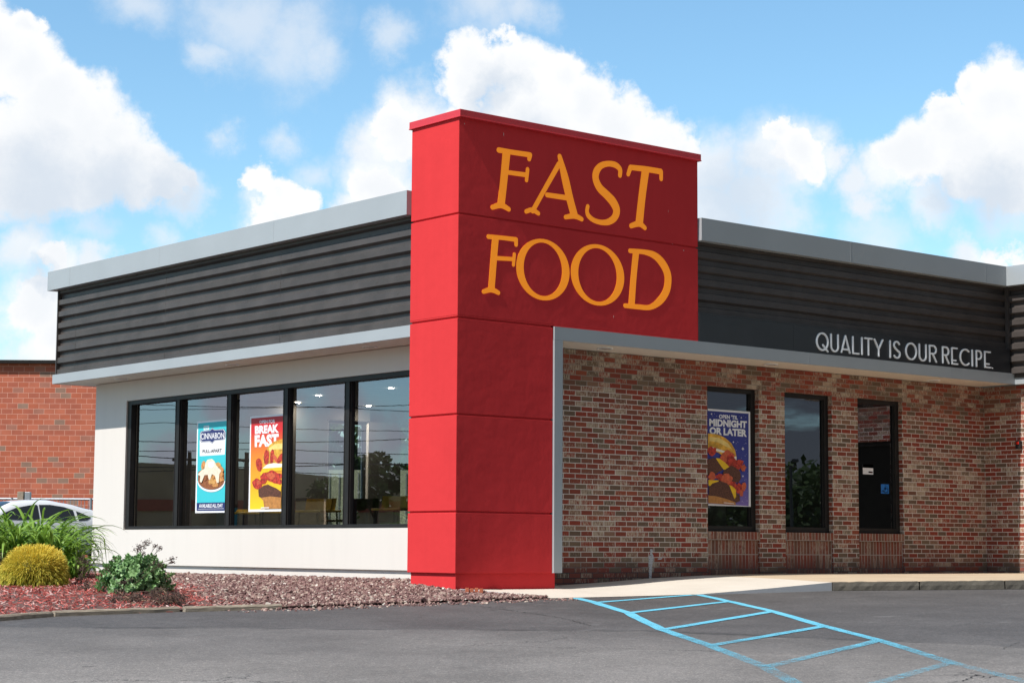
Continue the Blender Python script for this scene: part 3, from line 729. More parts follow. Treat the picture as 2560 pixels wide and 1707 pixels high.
def parapet():
    g = MB(); corr(g, lambda a, o, z: (.06 + o, a, z), 10.575, .95, 3.05, 4.43); g.build('side_cladding', M['charcoal'], B, autouv=False)
    g = MB(); corr(g, lambda a, o, z: (a, .05 + o, z), 4.10, 11.07, 3.46, 4.43); g.build('front_cladding', M['charcoal'], B, autouv=False)
    g = MB(); corr(g, lambda a, o, z: (11.03 + o, a, z), -.0, -2.77, 3.064, 4.43); corr(g, lambda a, o, z: (a, -2.77 + o, z), 11.03, 24.2, 3.064, 4.43); g.build('return_cladding', M['charcoal'], B, autouv=False)
    # end flashings, corner flashing, joint lines and backing
    g = MB(); g.box(.045, .11, 10.575, 10.60, 3.05, 4.43); g.box(.11, 6, 10.56, 10.60, 3.05, 4.43)
    g.box(11.0, 11.06, .0, .06, 3.45, 4.43)
    for y in (9.96, 7.106, 3.99): g.box(.0585, .0605, y, y + .004, 3.05, 4.43)
    g.box(.11, .14, .95, 10.56, 3.0, 4.43); g.box(4.0, 11.2, .095, .13, 3.0, 4.43); g.box(11.09, 11.12, -2.7, .09, 3.0, 4.43)
    g.build('cladding_flashing', M['charcoal'], B)
    s = MB(); s.box(4.109, 11.012, -.012, .03, 3.066, 3.442); s.box(4.109, 11.012, -.016, .048, 3.442, 3.456); s.box(5.98, 5.984, -.0135, -.012, 3.07, 3.44)
    s.build('sign_band', M['board'], B)
    c = MB()
    c.box(-.07, .35, .955, 10.741, 4.427, 4.734); c.box(.35, 7, 10.33, 10.741, 4.43, 4.73)
    c.box(4.109, 11.2, -.07, .35, 4.427, 4.734); c.box(10.88, 11.2, -2.57, -.07, 4.427, 4.734); c.box(10.88, 24.3, -2.91, -2.57, 4.427, 4.734)
    for y in (9.96, 7.106, 3.99): c.box(-.0718, -.07, y, y + .007, 4.427, 4.7345)
    for x in (7.153, 10.34): c.box(x, x + .007, -.0718, -.07, 4.427, 4.7345)
    c.build('roof_coping', M['grey'], B, bevel=.003)
parapet()
def tower():
    t = MB()
    core = .02
    t.box(core, 1.51, core, .93, .0, 5.5); t.box(1.51, 4.087, core, .93, 3.075, 5.5)
    g = MB(); J = .011
    zs = [0.0, .731, 1.895, 3.0625, 4.3285, 5.512]
    for i, (a, b) in enumerate(zip(zs, zs[1:])):
        z0 = a + (J if i else 0); z1 = b - (J if i < 4 else 0)
        xr = 1.527 if i < 3 else 4.107
        if i == 3: z0 = 3.0675 + 0
        if i == 3:
            g.box(0, 1.527, 0, .953, 3.0625 + J, 3.09); g.box(0, 4.107, 0, .953, 3.09, z1); g.box(1.531, 4.107, 0, .953, 3.067, 3.09); continue
        g.box(0, xr, 0, .953, z0, z1)
    tw = g.build('entrance_tower', M['red'], B, bevel=.006)
    t.build('tower_core', M['red'], tw)
    chip = plain('bare_render_chip', (.6, .5, .48), .9)
    for x, z, a, b in ((.70, 5.38, .006, .035), (3.83, 4.262, .012, .012), (2.56, 3.26, .003, .03), (.08, 5.43, .004, .02), (3.62, 4.33, .01, .004), (3.55, 4.75, .003, .03)):
        q = MB(); q.box(x, x + a, -.0016, 0, z, z + b); q.build('paint_chip', chip, tw)
    p = MB(); p.box(.035, 1.60, .035, .92, -.42, .0); p.build('tower_plinth', M['red'], tw)
    c = MB(); c.box(-.024, 4.125, -.050, .98, 5.512, 5.602); c.box(-.030, 4.131, -.056, .986, 5.507, 5.519); c.build('tower_coping', M['redmetal'], tw, bevel=.003)
tower()
a_ = MB(); a_.box(11.20, 11.262, -.03, .06, 1.895, 2.02)
al = thing('fire_strobe', (11.26, 0, 1.95), 'small black box with red lens fixed to the brick return wall', 'alarm light')
a_.build('housing', M['black'], al, bevel=.006)
a_ = MB(); a_.box(11.186, 11.20, -.012, .035, 1.965, 2.005); a_.build('lens', plain('red_lens', (.6, .02, .01), .2), al, bevel=.003)

# ------------------------------------------------------------------ lettering
def catmull(P, n=6):
    if len(P) < 3: return P
    out = []
    for i in range(len(P) - 1):
        p0 = P[max(i - 1, 0)]; p1 = P[i]; p2 = P[i + 1]; p3 = P[min(i + 2, len(P) - 1)]
        for k in range(n):
            t = k / n
            out.append(tuple(.5 * (2 * b + (c - a) * t + (2 * a - 5 * b + 4 * c - d) * t * t + (3 * b - a - 3 * c + d) * t ** 3) for a, b, c, d in zip(p0, p1, p2, p3)))
    out.append(P[-1]); return out
def stroke_poly(P, flat=False, closed=False):
    P = catmull(P); L = []; R = []
    for i, (x, y, h) in enumerate(P):
        a = P[max(0, i - 1)]; b = P[min(len(P) - 1, i + 1)]; dx, dy = b[0] - a[0], b[1] - a[1]; l = math.hypot(dx, dy) or 1
        nx, ny = -dy / l * h, dx / l * h; L.append((x + nx, y + ny)); R.append((x - nx, y - ny))
    def cap(i, j):
        x, y, h = P[i]; a = P[j]; ang = math.atan2(y - a[1], x - a[0])
        if h > .045: return []
        return [(x + h * cos(ang + t), y + h * sin(ang + t)) for t in (1.2, .8, .4, 0, -.4, -.8, -1.2)]
    if flat: return (L + R[::-1])[::-1]
    return (L + cap(-1, -2) + R[::-1] + cap(0, 1))[::-1]
def annulus(g, out, inn, o, ax, ay, depth, n=48):
    """out, inn: (cx, cy, rx, ry)"""
    o = Vector(o); ax = Vector(ax); ay = Vector(ay); nn = ax.cross(ay); vs = []; fs = []
    for k in range(n):
        t = 2 * pi * k / n
        for (cx, cy, rx, ry) in (out, inn):
            p = o + ax * (cx + rx * cos(t)) + ay * (cy + ry * sin(t)); vs += [p, p - nn * depth]
    for k in range(n):
        a = 4 * k; b = 4 * ((k + 1) % n)
        fs += [(a, b, b + 2, a + 2), (a + 1, b + 1, b, a), (a + 2, b + 2, b + 3, a + 3)]
    g.add(vs, fs)
BIG = {'F':[[(0.625,5.188,0.034),(0.847,5.19,0.032),(1.125,5.196,0.033)],[(1.131,5.194,0.035),(1.118,5.142,0.03)],[(0.749,5.179,0.062),(0.708,4.82,0.057),(0.664,4.492,0.057)],[(0.785,4.927,0.028),(1.059,4.934,0.03)],[(1.092,5.007,0.028),(1.075,4.867,0.026)],[(0.529,4.46,0.03),(0.664,4.502,0.037),(0.791,4.467,0.03)]],'A':[[(1.626,5.243,0.034),(1.714,4.989,0.06),(1.797,4.73,0.06),(1.88,4.508,0.06)],[(1.613,5.142,0.036),(1.378,4.792,0.033),(1.18,4.492,0.033)],[(1.416,4.723,0.031),(1.77,4.727,0.034)],[(1.072,4.472,0.028),(1.172,4.504,0.03),(1.273,4.471,0.028)],[(1.727,4.476,0.029),(1.88,4.508,0.036),(2.004,4.481,0.029)]],'S':[[(2.671,5.134,0.032),(2.671,5.214,0.037),(2.591,5.261,0.04),(2.463,5.261,0.037),(2.336,5.217,0.042),(2.258,5.133,0.052),(2.244,5.036,0.054),(2.309,4.929,0.057),(2.435,4.85,0.059),(2.549,4.769,0.064),(2.611,4.67,0.06),(2.577,4.571,0.05),(2.478,4.503,0.042),(2.351,4.478,0.034),(2.212,4.492,0.032),(2.12,4.54,0.034),(2.095,4.599,0.029),(2.108,4.659,0.029)]],'T':[[(2.861,5.265,0.035),(3.126,5.278,0.038),(3.412,5.281,0.039)],[(2.855,5.256,0.035),(2.818,5.169,0.03)],[(3.418,5.277,0.033),(3.418,5.184,0.031)],[(3.132,5.268,0.066),(3.067,4.906,0.063),(3.011,4.514,0.066)],[(2.869,4.492,0.033),(3.014,4.536,0.04),(3.119,4.492,0.03)]],'F2':[[(0.471,4.09,0.029),(0.701,4.099,0.027),(0.908,4.101,0.03)],[(0.913,4.102,0.028),(0.913,4.038,0.028)],[(0.581,4.086,0.052),(0.55,3.76,0.05),(0.52,3.42,0.05)],[(0.613,3.838,0.027),(0.873,3.852,0.025)],[(0.886,3.914,0.023),(0.871,3.78,0.023)],[(0.399,3.405,0.027),(0.52,3.44,0.034),(0.633,3.412,0.027)]],'D':[[(2.958,4.158,0.055),(2.912,3.803,0.052),(2.877,3.441,0.055)],[(2.849,4.161,0.03),(3.109,4.171,0.033),(3.291,4.145,0.048),(3.426,4.066,0.059),(3.521,3.947,0.062),(3.541,3.83,0.062),(3.505,3.687,0.059),(3.386,3.549,0.053),(3.21,3.451,0.035),(2.992,3.438,0.033),(2.763,3.434,0.03)]]}
def big_sign():
    s = thing('tower_sign', (2.0, -.012, 3.4), 'orange serif lettering reading FAST FOOD on the red tower face', 'sign')
    for k in ('F', 'A', 'S', 'T', 'F2', 'D'):
        g = MB()
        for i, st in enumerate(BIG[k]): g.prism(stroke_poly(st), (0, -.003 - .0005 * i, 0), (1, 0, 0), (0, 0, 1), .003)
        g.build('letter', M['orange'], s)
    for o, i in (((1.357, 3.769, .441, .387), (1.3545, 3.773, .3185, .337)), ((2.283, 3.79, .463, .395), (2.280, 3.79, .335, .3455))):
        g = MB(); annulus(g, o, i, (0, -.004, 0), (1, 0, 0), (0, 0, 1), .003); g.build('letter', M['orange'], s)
big_sign()
def slogan():
    s = thing('slogan_sign', (8.5, -.03, 3.1), 'pale silver letters reading QUALITY IS OUR RECIPE on the black band', 'sign')
    zb, zt, h = 3.109, 3.372, .0122
    H = zt - zb
    def G(ch, x0, x1):
        w = x1 - x0; X = lambda u: x0 + h + (w - 2 * h) * u; Y = lambda v: zb + h + (H - 2 * h) * v
        def P(*pts): return [(X(u), Y(v), h) for u, v in pts]
        def arc(cu, cv, ru, rv, a0, a1, n=8): return [(cu + ru * cos(radians(a0 + (a1 - a0) * i / n)), cv + rv * sin(radians(a0 + (a1 - a0) * i / n))) for i in range(n + 1)]
        return {
            'Q': [('o',), P((.55, .30), (.98, -.06))], 'O': [('o',)],
            'U': [P((0, 1), (0, .6), *arc(.5, .3, .5, .3, 180, 360), (1, .6), (1, 1))],
            'A': [P((0, 0), (.5, 1)), P((.5, 1), (1, 0)), P((.12, .18), (.9, .18))],
            'L': [P((0, 1), (0, 0)), P((0, 0), (1, 0))], 'I': [[((x0 + x1) / 2, Y(0), h), ((x0 + x1) / 2, Y(1), h)]],
            'T': [P((0, 1), (1, 1)), P((.5, 1), (.5, 0))], 'Y': [P((0, 1), (.5, .42)), P((1, 1), (.5, .42)), P((.5, .42), (.5, 0))],
            'S': [P((.92, .86), *arc(.5, .78, .42, .22, 40, 200), (.35, .56), (.75, .42), *arc(.52, .24, .48, .24, 40, -150))],
            'R': [P((0, 0), (0, 1)), P((0, 1), (.5, 1), *arc(.55, .75, .45, .25, 80, -80), (.5, .5), (0, .5)), P((.45, .5), (1, 0))],
            'P': [P((0, 0), (0, 1)), P((0, 1), (.5, 1), *arc(.55, .74, .45, .26, 80, -80), (.5, .48), (0, .48))],
            'E': [P((0, 0), (0, 1)), P((0, 1), (.95, 1)), P((0, .22), (.7, .22)), P((0, 0), (1, 0))],
            'C': [P(*arc(.62, .5, .62, .5, 50, 310, 14))],
            '.': [[(x0 + .008, zb + .006, .007), (x0 + .010, zb + .006, .007)]],
        }[ch]
    for ch, a, b in [('Q', 6.448, 6.707), ('U', 6.754, 6.928), ('A', 6.975, 7.18), ('L', 7.228, 7.377), ('I', 7.422, 7.458), ('T', 7.49, 7.677), ('Y', 7.709, 7.918), ('I', 8.057, 8.094),
                     ('S', 8.141, 8.31), ('O', 8.428, 8.691), ('U', 8.742, 8.922), ('R', 8.985, 9.163), ('R', 9.3, 9.463), ('E', 9.523, 9.677), ('C', 9.727, 9.955), ('I', 10.017, 10.053),
                     ('P', 10.126, 10.273), ('E', 10.339, 10.506), ('.', 10.532, 10.554)]:
        g = MB()
        for i, st in enumerate(G(ch, a, b)):
            y = -.032 - .0004 * i
            if st == ('o',):
                cx, cz = (a + b) / 2, (zb + zt) / 2; rx, rz = (b - a) / 2, H / 2
                annulus(g, (cx, cz, rx, rz), (cx, cz, rx - 2 * h, rz - 2 * h), (0, y, 0), (1, 0, 0), (0, 0, 1), .019)
            else: g.prism(stroke_poly(st), (0, y, 0), (1, 0, 0), (0, 0, 1), .019)
        g.build('letter', M['silver'], s)
slogan()

# ------------------------------------------------------------------ posters on the glass
AXL, AZ = Vector((0, -1, 0)), Vector((0, 0, 1))
AXR = Vector((1, 0, 0))
def flat_mat(name, stops, axis=None, rough=0.45, nscale=0, amt=0.25):
    m, t, b = newmat(name)
    if axis is None: col = N(t, 'ShaderNodeRGB').outputs[0]; col.default_value = tuple(stops) + (1,)
    else:
        s = N(t, 'ShaderNodeSeparateXYZ'); t.links.new(tex(t, 'Generated'), s.inputs[0]); col = ramp(t, s.outputs[axis], stops)
    if nscale: col = mixc(t, 1.0, col, ramp(t, nz(t, tex(t, 'Object'), nscale, 5, .65), [(0.3, (1 - amt,) * 3), (0.7, (1 + amt * .6,) * 3)]), 'MULTIPLY')
    t.links.new(col, b.inputs['Base Color']); b.inputs['Roughness'].default_value = rough; b.inputs['Specular IOR Level'].default_value = 0.3
    return m
PM = dict(white=flat_mat('print_white', (.80, .80, .82)), teal=flat_mat('print_teal', (.05, .52, .58)), navy=flat_mat('print_navy', (.025, .035, .14)),
          cream=flat_mat('print_icing', (.80, .70, .55), nscale=25, amt=.15), roll=flat_mat('print_roll', (.62, .28, .09), nscale=40, amt=.5), roll2=flat_mat('print_roll_dark', (.32, .11, .04), nscale=50, amt=.6),
          gold=flat_mat('print_gold', (.62, .33, .10), nscale=30, amt=.35), bg=flat_mat('print_sunset', [(0.0, (.85, .60, .02)), (.25, (.80, .42, .02)), (.6, (.75, .22, .03)), (.85, (.62, .03, .03)), (1, (.50, .02, .03))], 2),
          bun=flat_mat('print_bun', (.75, .40, .05), nscale=9, amt=.55), bunhi=flat_mat('print_bun_shine', (.85, .62, .2), nscale=15, amt=.2), bacon=flat_mat('print_bacon', (.52, .05, .03), nscale=28, amt=.8), tom=flat_mat('print_tomato', (.62, .12, .05), nscale=30, amt=.4),
          cheese=flat_mat('print_cheese', (.85, .52, .02), nscale=10, amt=.15), egg=flat_mat('print_egg', (.85, .82, .70), nscale=10, amt=.1), patty=flat_mat('print_patty', (.13, .05, .03), nscale=60, amt=.8),
          night=flat_mat('print_night', [(0, (.20, .14, .42)), (.35, (.05, .06, .30)), (1, (.03, .04, .22))], 2), dark=flat_mat('print_black', (.03, .03, .04)), bunb=flat_mat('print_lower_bun', (.50, .22, .06), nscale=20, amt=.3))
def text_geo(body, bold=0.0, sp=1.0):
    c = bpy.data.curves.new('text', 'FONT'); c.body = body; c.offset = bold; c.space_character = sp; c.resolution_u = 3
    o = bpy.data.objects.new('text', c); me = bpy.data.meshes.new_from_object(o)
    v = [tuple(p.co) for p in me.vertices]; f = [tuple(p.vertices) for p in me.polygons]
    bpy.data.objects.remove(o); bpy.data.curves.remove(c); bpy.data.meshes.remove(me)
    x0 = min(p[0] for p in v); x1 = max(p[0] for p in v); y0 = min(p[1] for p in v); y1 = max(p[1] for p in v)
    return [((p[0] - x0) / (x1 - x0), (p[1] - y0) / (y1 - y0)) for p in v], f
class Poster:
    def __init__(s, name, label, group, origin, ax, quad, w, h, x_extra=0.0):
        s.o = Vector(origin); s.ax = ax; s.q = quad; s.w = w; s.h = h; s.k = 1; s.n = ax.cross(AZ)
        s.root = thing(name, origin, label, 'poster', group); s.parts = {}
        g = MB(); g.prism([(0, 0), (w + x_extra, 0), (w + x_extra, h), (0, h)], s.o, ax, AZ, .001); g.build('sheet', PM['white'], s.root)
    def L(s, x, y):
        tl, tr, br, bl = s.q; t = (y - (tl[1] + tr[1]) / 2) / ((br[1] + bl[1]) / 2 - (tl[1] + tr[1]) / 2)
        xl = tl[0] + (bl[0] - tl[0]) * t; xr = tr[0] + (br[0] - tr[0]) * t; u = (x - xl) / (xr - xl)
        yt = tl[1] + (tr[1] - tl[1]) * u; yb = bl[1] + (br[1] - bl[1]) * u
        return (u * s.w, (1 - (y - yt) / (yb - yt)) * s.h)
    def lay(s): s.k += 1; return s.o + s.n * (.00035 * s.k)
    def poly(s, part, mat, pts, local=False):
        P = pts if local else [s.L(*p) for p in pts]
        A = sum(P[i][0] * P[(i + 1) % len(P)][1] - P[(i + 1) % len(P)][0] * P[i][1] for i in range(len(P)))
        if A < 0: P = P[::-1]
        g = s.parts.setdefault(part, ({}, MB())); ms, mb = g
        mb.mi = ms.setdefault(mat, len(ms)); o = s.lay(); tri = tessellate_polygon([[Vector((a, b, 0)) for a, b in P]]); fs = []
        for t in tri:
            a, b, c = (P[j] for j in t); fs.append(tuple(t) if (b[0] - a[0]) * (c[1] - a[1]) - (c[0] - a[0]) * (b[1] - a[1]) > 0 else tuple(t)[::-1])
        mb.add([o + s.ax * a + AZ * b for a, b in P], fs)
    def blob(s, part, mat, cx, cy, rx, ry, rot=0, jag=.12, seed=0, n=22):
        pts = []
        for i in range(n):
            t = 2 * pi * i / n; k = 1 + jag * 2 * pnoise(Vector((cos(t) * 1.7 + seed * 3.1, sin(t) * 1.7, seed)))
            a, b = rx * k * cos(t), ry * k * sin(t); pts.append((cx + a * cos(rot) - b * sin(rot), cy + a * sin(rot) + b * cos(rot)))
        s.poly(part, mat, pts)
    def text(s, part, mat, body, x0, y0, x1, y1, bold=0.03, y0b=None, y1b=None):
        """x0,y0 top-left and x1,y1 bottom-right of the lettering"""
        a = s.L(x0, y1); c = s.L(x1, y0b if y0b is not None else y0); b = s.L(x0, y0); d = s.L(x1, y1b if y1b is not None else y1)
        v, f = text_geo(body, bold); base = s.lay(); P = []
        for p, q in v:
            lo = (a[0] + (d[0] - a[0]) * p, a[1] + (d[1] - a[1]) * p); hi = (b[0] + (c[0] - b[0]) * p, b[1] + (c[1] - b[1]) * p)
            X = lo[0] + (hi[0] - lo[0]) * q; Y = lo[1] + (hi[1] - lo[1]) * q; P.append(base + s.ax * X + AZ * Y)
        g = MB(); g.add(P, f); g.build(part, PM[mat], s.root, autouv=False)
    def done(s):
        for nme, (ms, mb) in s.parts.items(): mb.build(nme, [PM[k] for k in ms], s.root, autouv=False)
def poster_teal():
    p = Poster('window_poster', 'teal and white dessert poster in the second pane of the side window', 'posters stuck on the windows', (.690, 7.182, .795), AXL, [(97, 138), (537, 98), (497, 1508), (52, 1520)], .835, 1.37, .07)
    E_ = 40
    p.poly('picture', 'teal', [(111, 165), (537 + E_, 122), (500 + E_, 1352), (77, 1368)])
    p.poly('picture', 'white', [(133, 330), (537 + E_ * 0 - 10, 300), (508, 636), (131, 662)])
    p.poly('picture', 'white', [(197, 204), (278, 196), (276, 262), (195, 270)])
    p.text('lettering', 'teal', 'NEW', 205, 215, 270, 258, .02)
    bd = [(135, 330), (150, 285), (290, 265), (325, 231), (362, 258), (500, 248), (525, 285), (527, 360), (500, 412), (362, 428), (322, 469), (284, 443), (160, 452), (133, 415)]
    def shrink(P, k, kx=None): cx = sum(q[0] for q in P) / len(P); cy = sum(q[1] for q in P) / len(P); return [(cx + (a - cx) * k, cy + (b - cy) * (kx or k)) for a, b in P]
    p.poly('emblem', 'navy', bd); p.poly('emblem', 'white', shrink(bd, .965, .94)); p.poly('emblem', 'navy', shrink(bd, .925, .875))
    p.text('lettering', 'white', 'CINNABON', 152, 318, 500, 412, .012, 298, 388)
    p.text('lettering', 'dark', 'PULL-APART', 176, 566, 464, 614, .018, 546, 600)
    p.poly('picture', 'navy', [(79, 1366), (500 + E_, 1352), (498 + E_, 1478), (77, 1484)])
    p.text('lettering', 'white', 'AVAILABLE ALL DAY', 116, 1384, 476, 1440, .03, 1374, 1428)
    p.poly('picture', 'white', [(100, 1458), (490, 1446), (490, 1451), (100, 1463)])
    # bowl
    rim = [(96, 1040)] + [(303 + 207 * cos(radians(a)), 1035 + 165 * sin(radians(a))) for a in range(175, 4, -12)] + [(512, 1030)]
    p.poly('picture', 'white', [(95, 1040), *[(303 + 208 * cos(radians(a)), 1035 + 167 * sin(radians(a))) for a in range(176, 2, -10)], (512, 1030), *[(303 + 200 * cos(radians(a)), 1020 + 150 * sin(radians(a))) for a in range(5, 176, 10)]])
    p.poly('picture', 'roll2', [*[(303 + 200 * cos(radians(a)), 1015 + 150 * sin(radians(a))) for a in range(0, 181, 12)], (110, 900), (200, 840), (300, 800), (420, 830), (500, 900)])
    R = random.Random(4)
    for i in range(34):
        a = R.uniform(0, 2 * pi); r = sqrt(R.random()); x = 303 + 180 * r * cos(a); y = 985 + 120 * r * sin(a)
        p.blob('picture', R.choice(('roll', 'gold', 'roll', 'roll2')), x, y, R.uniform(22, 40), R.uniform(30, 52), R.uniform(-.8, .8), .2, i)
    p.blob('picture', 'roll', 198, 795, 30, 65, .25, .1, 60); p.blob('picture', 'gold', 425, 790, 42, 32, .6, .1, 61); p.blob('picture', 'roll', 470, 850, 26, 50, -.5, .1, 62)
    p.poly('picture', 'cream', [(230, 770), (262, 715), (330, 700), (372, 740), (395, 800), (470, 880), (440, 930), (430, 1060), (400, 1065), (375, 960), (330, 930), (300, 1020), (280, 1010), (265, 940), (215, 950), (170, 1060), (145, 1050), (150, 960), (110, 940), (165, 880), (215, 850)])
    p.blob('picture', 'white', 315, 790, 48, 45, 0, .2, 63)
    p.done()
def poster_sunset():
    p = Poster('window_poster', 'red to yellow breakfast poster with a stacked burger in the third pane', 'posters stuck on the windows', (.690, 5.697, .797), AXL, [(900, 65), (1380, 22), (1350, 1497), (858, 1503)], .852, 1.371, .05)
    E_ = 26
    p.poly('backdrop', 'bg', [(914, 92), (1380 + E_, 50), (1352 + E_, 1458), (880, 1466)])
    p.text('lettering', 'white', 'OPEN FOR', 1036, 124, 1268, 172, .035, 106, 160)
    p.text('lettering', 'white', 'BREAK', 968, 206, 1322, 330, .055, 176, 308)
    p.text('lettering', 'white', 'FAST', 964, 344, 1322, 528, .055, 322, 515)
    b = [(1145, 560), (1180, 500), (1260, 440), (1378, 405), (1378, 780), (1200, 800), (1080, 880), (1085, 660)]
    p.poly('picture', 'bun', b); p.poly('picture', 'bunhi', [(1175, 545), (1260, 480), (1376, 470), (1374, 560), (1260, 560), (1190, 600)])
    for i, (x, y, a, c, r, m_) in enumerate([(1140, 680, 42, 112, .05, 'bacon'), (1222, 670, 30, 110, .1, 'bacon'), (1275, 700, 26, 80, -.5, 'tom'), (1345, 700, 35, 90, .45, 'bacon'), (1028, 790, 48, 98, -.12, 'bacon')]): p.blob('picture', m_, x, y, a, c, r, .1, i + 10)
    p.poly('picture', 'egg', [(1080, 850), (1150, 790), (1250, 768), (1376, 780), (1376, 860), (1200, 870), (1060, 930)])
    p.poly('picture', 'cheese', [(1045, 920), (1080, 850), (1180, 845), (1376, 830), (1376, 885), (1250, 890), (1120, 910), (1060, 960)])
    for i, (x, y, a, c, r, m_) in enumerate([(1250, 975, 140, 85, .1, 'bacon'), (1100, 1000, 55, 80, .3, 'bacon'), (1000, 1085, 68, 85, -.2, 'bacon'), (1300, 1050, 70, 60, .3, 'bacon'), (1210, 960, 60, 50, .4, 'tom'), (1020, 1060, 25, 30, 0, 'tom')]): p.blob('picture', m_, x, y, a, c, r, .2, i + 20)
    p.poly('picture', 'bunb', [(1050, 1290), (1360, 1250), (1352, 1455), (1110, 1458), (1090, 1330)])
    p.poly('picture', 'patty', [(1018, 1170), (1100, 1105), (1220, 1085), (1358, 1150), (1356, 1290), (1200, 1270), (1060, 1290), (1025, 1270)])
    p.poly('picture', 'cheese', [(1145, 1075), (1180, 1058), (1330, 1090), (1360, 1110), (1358, 1200), (1290, 1150), (1200, 1110)])
    p.poly('picture', 'white', [(1056, 1437), (1180, 1434), (1180, 1447), (1056, 1450)])
    p.done()
def poster_night():
    p = Poster('window_poster', 'deep blue starry poster with a tall burger in the nearest front window', 'posters stuck on the windows', (5.046, .748, .905), AXR, [(75, 98), (562, 130), (585, 1228), (88, 1240)], .856, 1.345, 0)
    # the sheet runs on a little behind the brick jamb
    p.poly('backdrop', 'night', [(60, 120), (545, 153), (560, 1222), (70, 1216)])
    p.text('lettering', 'white', "OPEN 'TIL", 203, 162, 418, 212, .035, 176, 222)
    p.text('lettering', 'white', 'MIDNIGHT', 92, 214, 526, 302, .05, 240, 322)
    p.text('lettering', 'white', 'OR LATER', 95, 312, 527, 400, .05, 336, 424)
    R = random.Random(2)
    for x, y, r in [(117, 160, 14), (150, 155, 5), (176, 186, 6), (129, 182, 4), (458, 200, 14), (510, 196, 5), (484, 178, 4), (438, 183, 4), (368, 486, 15), (418, 483, 5), (400, 502, 5), (514, 498, 8), (495, 507, 4), (503, 462, 4),
                    (479, 562, 24), (404, 580, 5), (505, 643, 6), (460, 672, 5), (520, 625, 4), (492, 705, 4), (482, 880, 16), (503, 925, 5), (518, 915, 4), (535, 846, 4), (534, 1050, 5), (517, 1120, 4), (534, 1163, 7), (475, 1172, 7), (490, 1184, 4)]:
        p.poly('backdrop', 'white', [(x, y - r), (x + r * .22, y - r * .22), (x + r * .8, y), (x + r * .22, y + r * .22), (x, y + r), (x - r * .22, y + r * .22), (x - r * .8, y), (x - r * .22, y - r * .22)])
    p.poly('picture', 'bun', [(72, 390), (180, 398), (270, 440), (340, 500), (385, 580), (405, 670), (390, 705), (300, 690), (200, 620), (72, 560)])
    p.poly('picture', 'bunhi', [(90, 430), (200, 440), (300, 500), (350, 570), (280, 540), (180, 490), (90, 480)])
    p.poly('picture', 'egg', [(120, 550), (200, 575), (268, 595), (250, 612), (180, 600), (130, 575)]); p.blob('picture', 'egg', 378, 680, 26, 30, .3, .1, 3)
    for i, (x, y, a, c, r, m_) in enumerate([(120, 600, 60, 48, .1, 'bacon'), (290, 660, 75, 72, .5, 'tom'), (350, 740, 70, 70, .3, 'bacon'), (430, 745, 50, 60, .5, 'bacon'), (485, 785, 26, 45, .1, 'tom'), (330, 690, 40, 60, .2, 'bacon')]): p.blob('picture', m_, x, y, a, c, r, .25, i)
    p.blob('picture', 'patty', 130, 780, 110, 105, .4, .15, 31)
    p.poly('picture', 'cheese', [(160, 680), (200, 680), (270, 730), (330, 790), (300, 800), (255, 815), (220, 770)])
    p.blob('picture', 'patty', 350, 870, 105, 88, .6, .15, 32)
    for i, (x, y, a, c, r, m_) in enumerate([(120, 895, 42, 45, 0, 'tom'), (215, 900, 55, 40, .2, 'bacon'), (290, 920, 70, 60, .5, 'tom'), (360, 1000, 60, 50, .6, 'bacon'), (440, 1020, 50, 55, .3, 'bacon'), (490, 1000, 26, 50, 0, 'tom'), (460, 1075, 24, 35, 0, 'tom')]): p.blob('picture', m_, x, y, a, c, r, .22, i + 8)
    p.poly('picture', 'cheese', [(76, 940), (200, 940), (180, 970), (120, 1000), (80, 1010)])
    p.poly('picture', 'bunb', [(76, 1115), (250, 1140), (380, 1160), (400, 1216), (76, 1212)])
    p.poly('picture', 'patty', [(82, 1030), (120, 980), (210, 945), (290, 970), (350, 1040), (440, 1110), (445, 1170), (400, 1190), (280, 1150), (150, 1125), (84, 1125)])
    p.poly('picture', 'cheese', [(315, 990), (350, 1000), (395, 1040), (398, 1120), (380, 1150), (360, 1100)])
    p.poly('picture', 'white', [(255, 1194), (375, 1200), (375, 1206), (255, 1200)])
    p.done()
poster_teal(); poster_sunset(); poster_night()
def stickers():
    r = thing('access_sticker', (8.86, .799, 1.16), 'blue wheelchair access sticker on the dark farthest window', 'sticker')
    g = MB(); g.prism([(8.825, 1.158), (9.012, 1.158), (9.012, 1.3), (8.825, 1.3)], (0, .7985, 0), AXR, AZ, .0005); g.build('backing', flat_mat('access_blue', (.02, .16, .50)), r)
    g = MB(); k = 0
    def st(P): 
        nonlocal k; k += 1
        g.prism(stroke_poly([(8.825 + a * .187, 1.158 + b * .142, .0055) for a, b in P]), (0, .7978 - .0002 * k, 0), AXR, AZ, 0)
    st([(.62, .90), (.625, .895)]); st([(.60, .78), (.58, .45)]); st([(.58, .62), (.42, .56)]); st([(.58, .45), (.40, .42)]); st([(.40, .42), (.26, .2), (.14, .26)])
    st([(.72, .60), (.86, .45), (.84, .22), (.66, .10), (.46, .14), (.36, .3)])
    g.build('symbol', PM['white'], r)
    r = thing('window_notice', (8.5, .799, 1.43), 'small white paper notice with grey heading in the farthest window', 'notice')
    g = MB(); g.prism([(8.408, 1.438), (8.648, 1.438), (8.648, 1.585), (8.408, 1.585)], (0, .7985, 0), AXR, AZ, .0005); g.build('sheet', PM['white'], r)
    g = MB(); g.prism([(8.408, 1.535), (8.648, 1.535), (8.648, 1.586), (8.408, 1.586)], (0, .7978, 0), AXR, AZ, 0); g.build('heading', flat_mat('print_grey', (.2, .22, .24)), r)
    g = MB(); g.prism([(8.54, 1.462), (8.635, 1.458), (8.635, 1.482), (8.54, 1.486)], (0, .7978, 0), AXR, AZ, 0); g.build('red_line', PM['bacon'], r)
stickers()

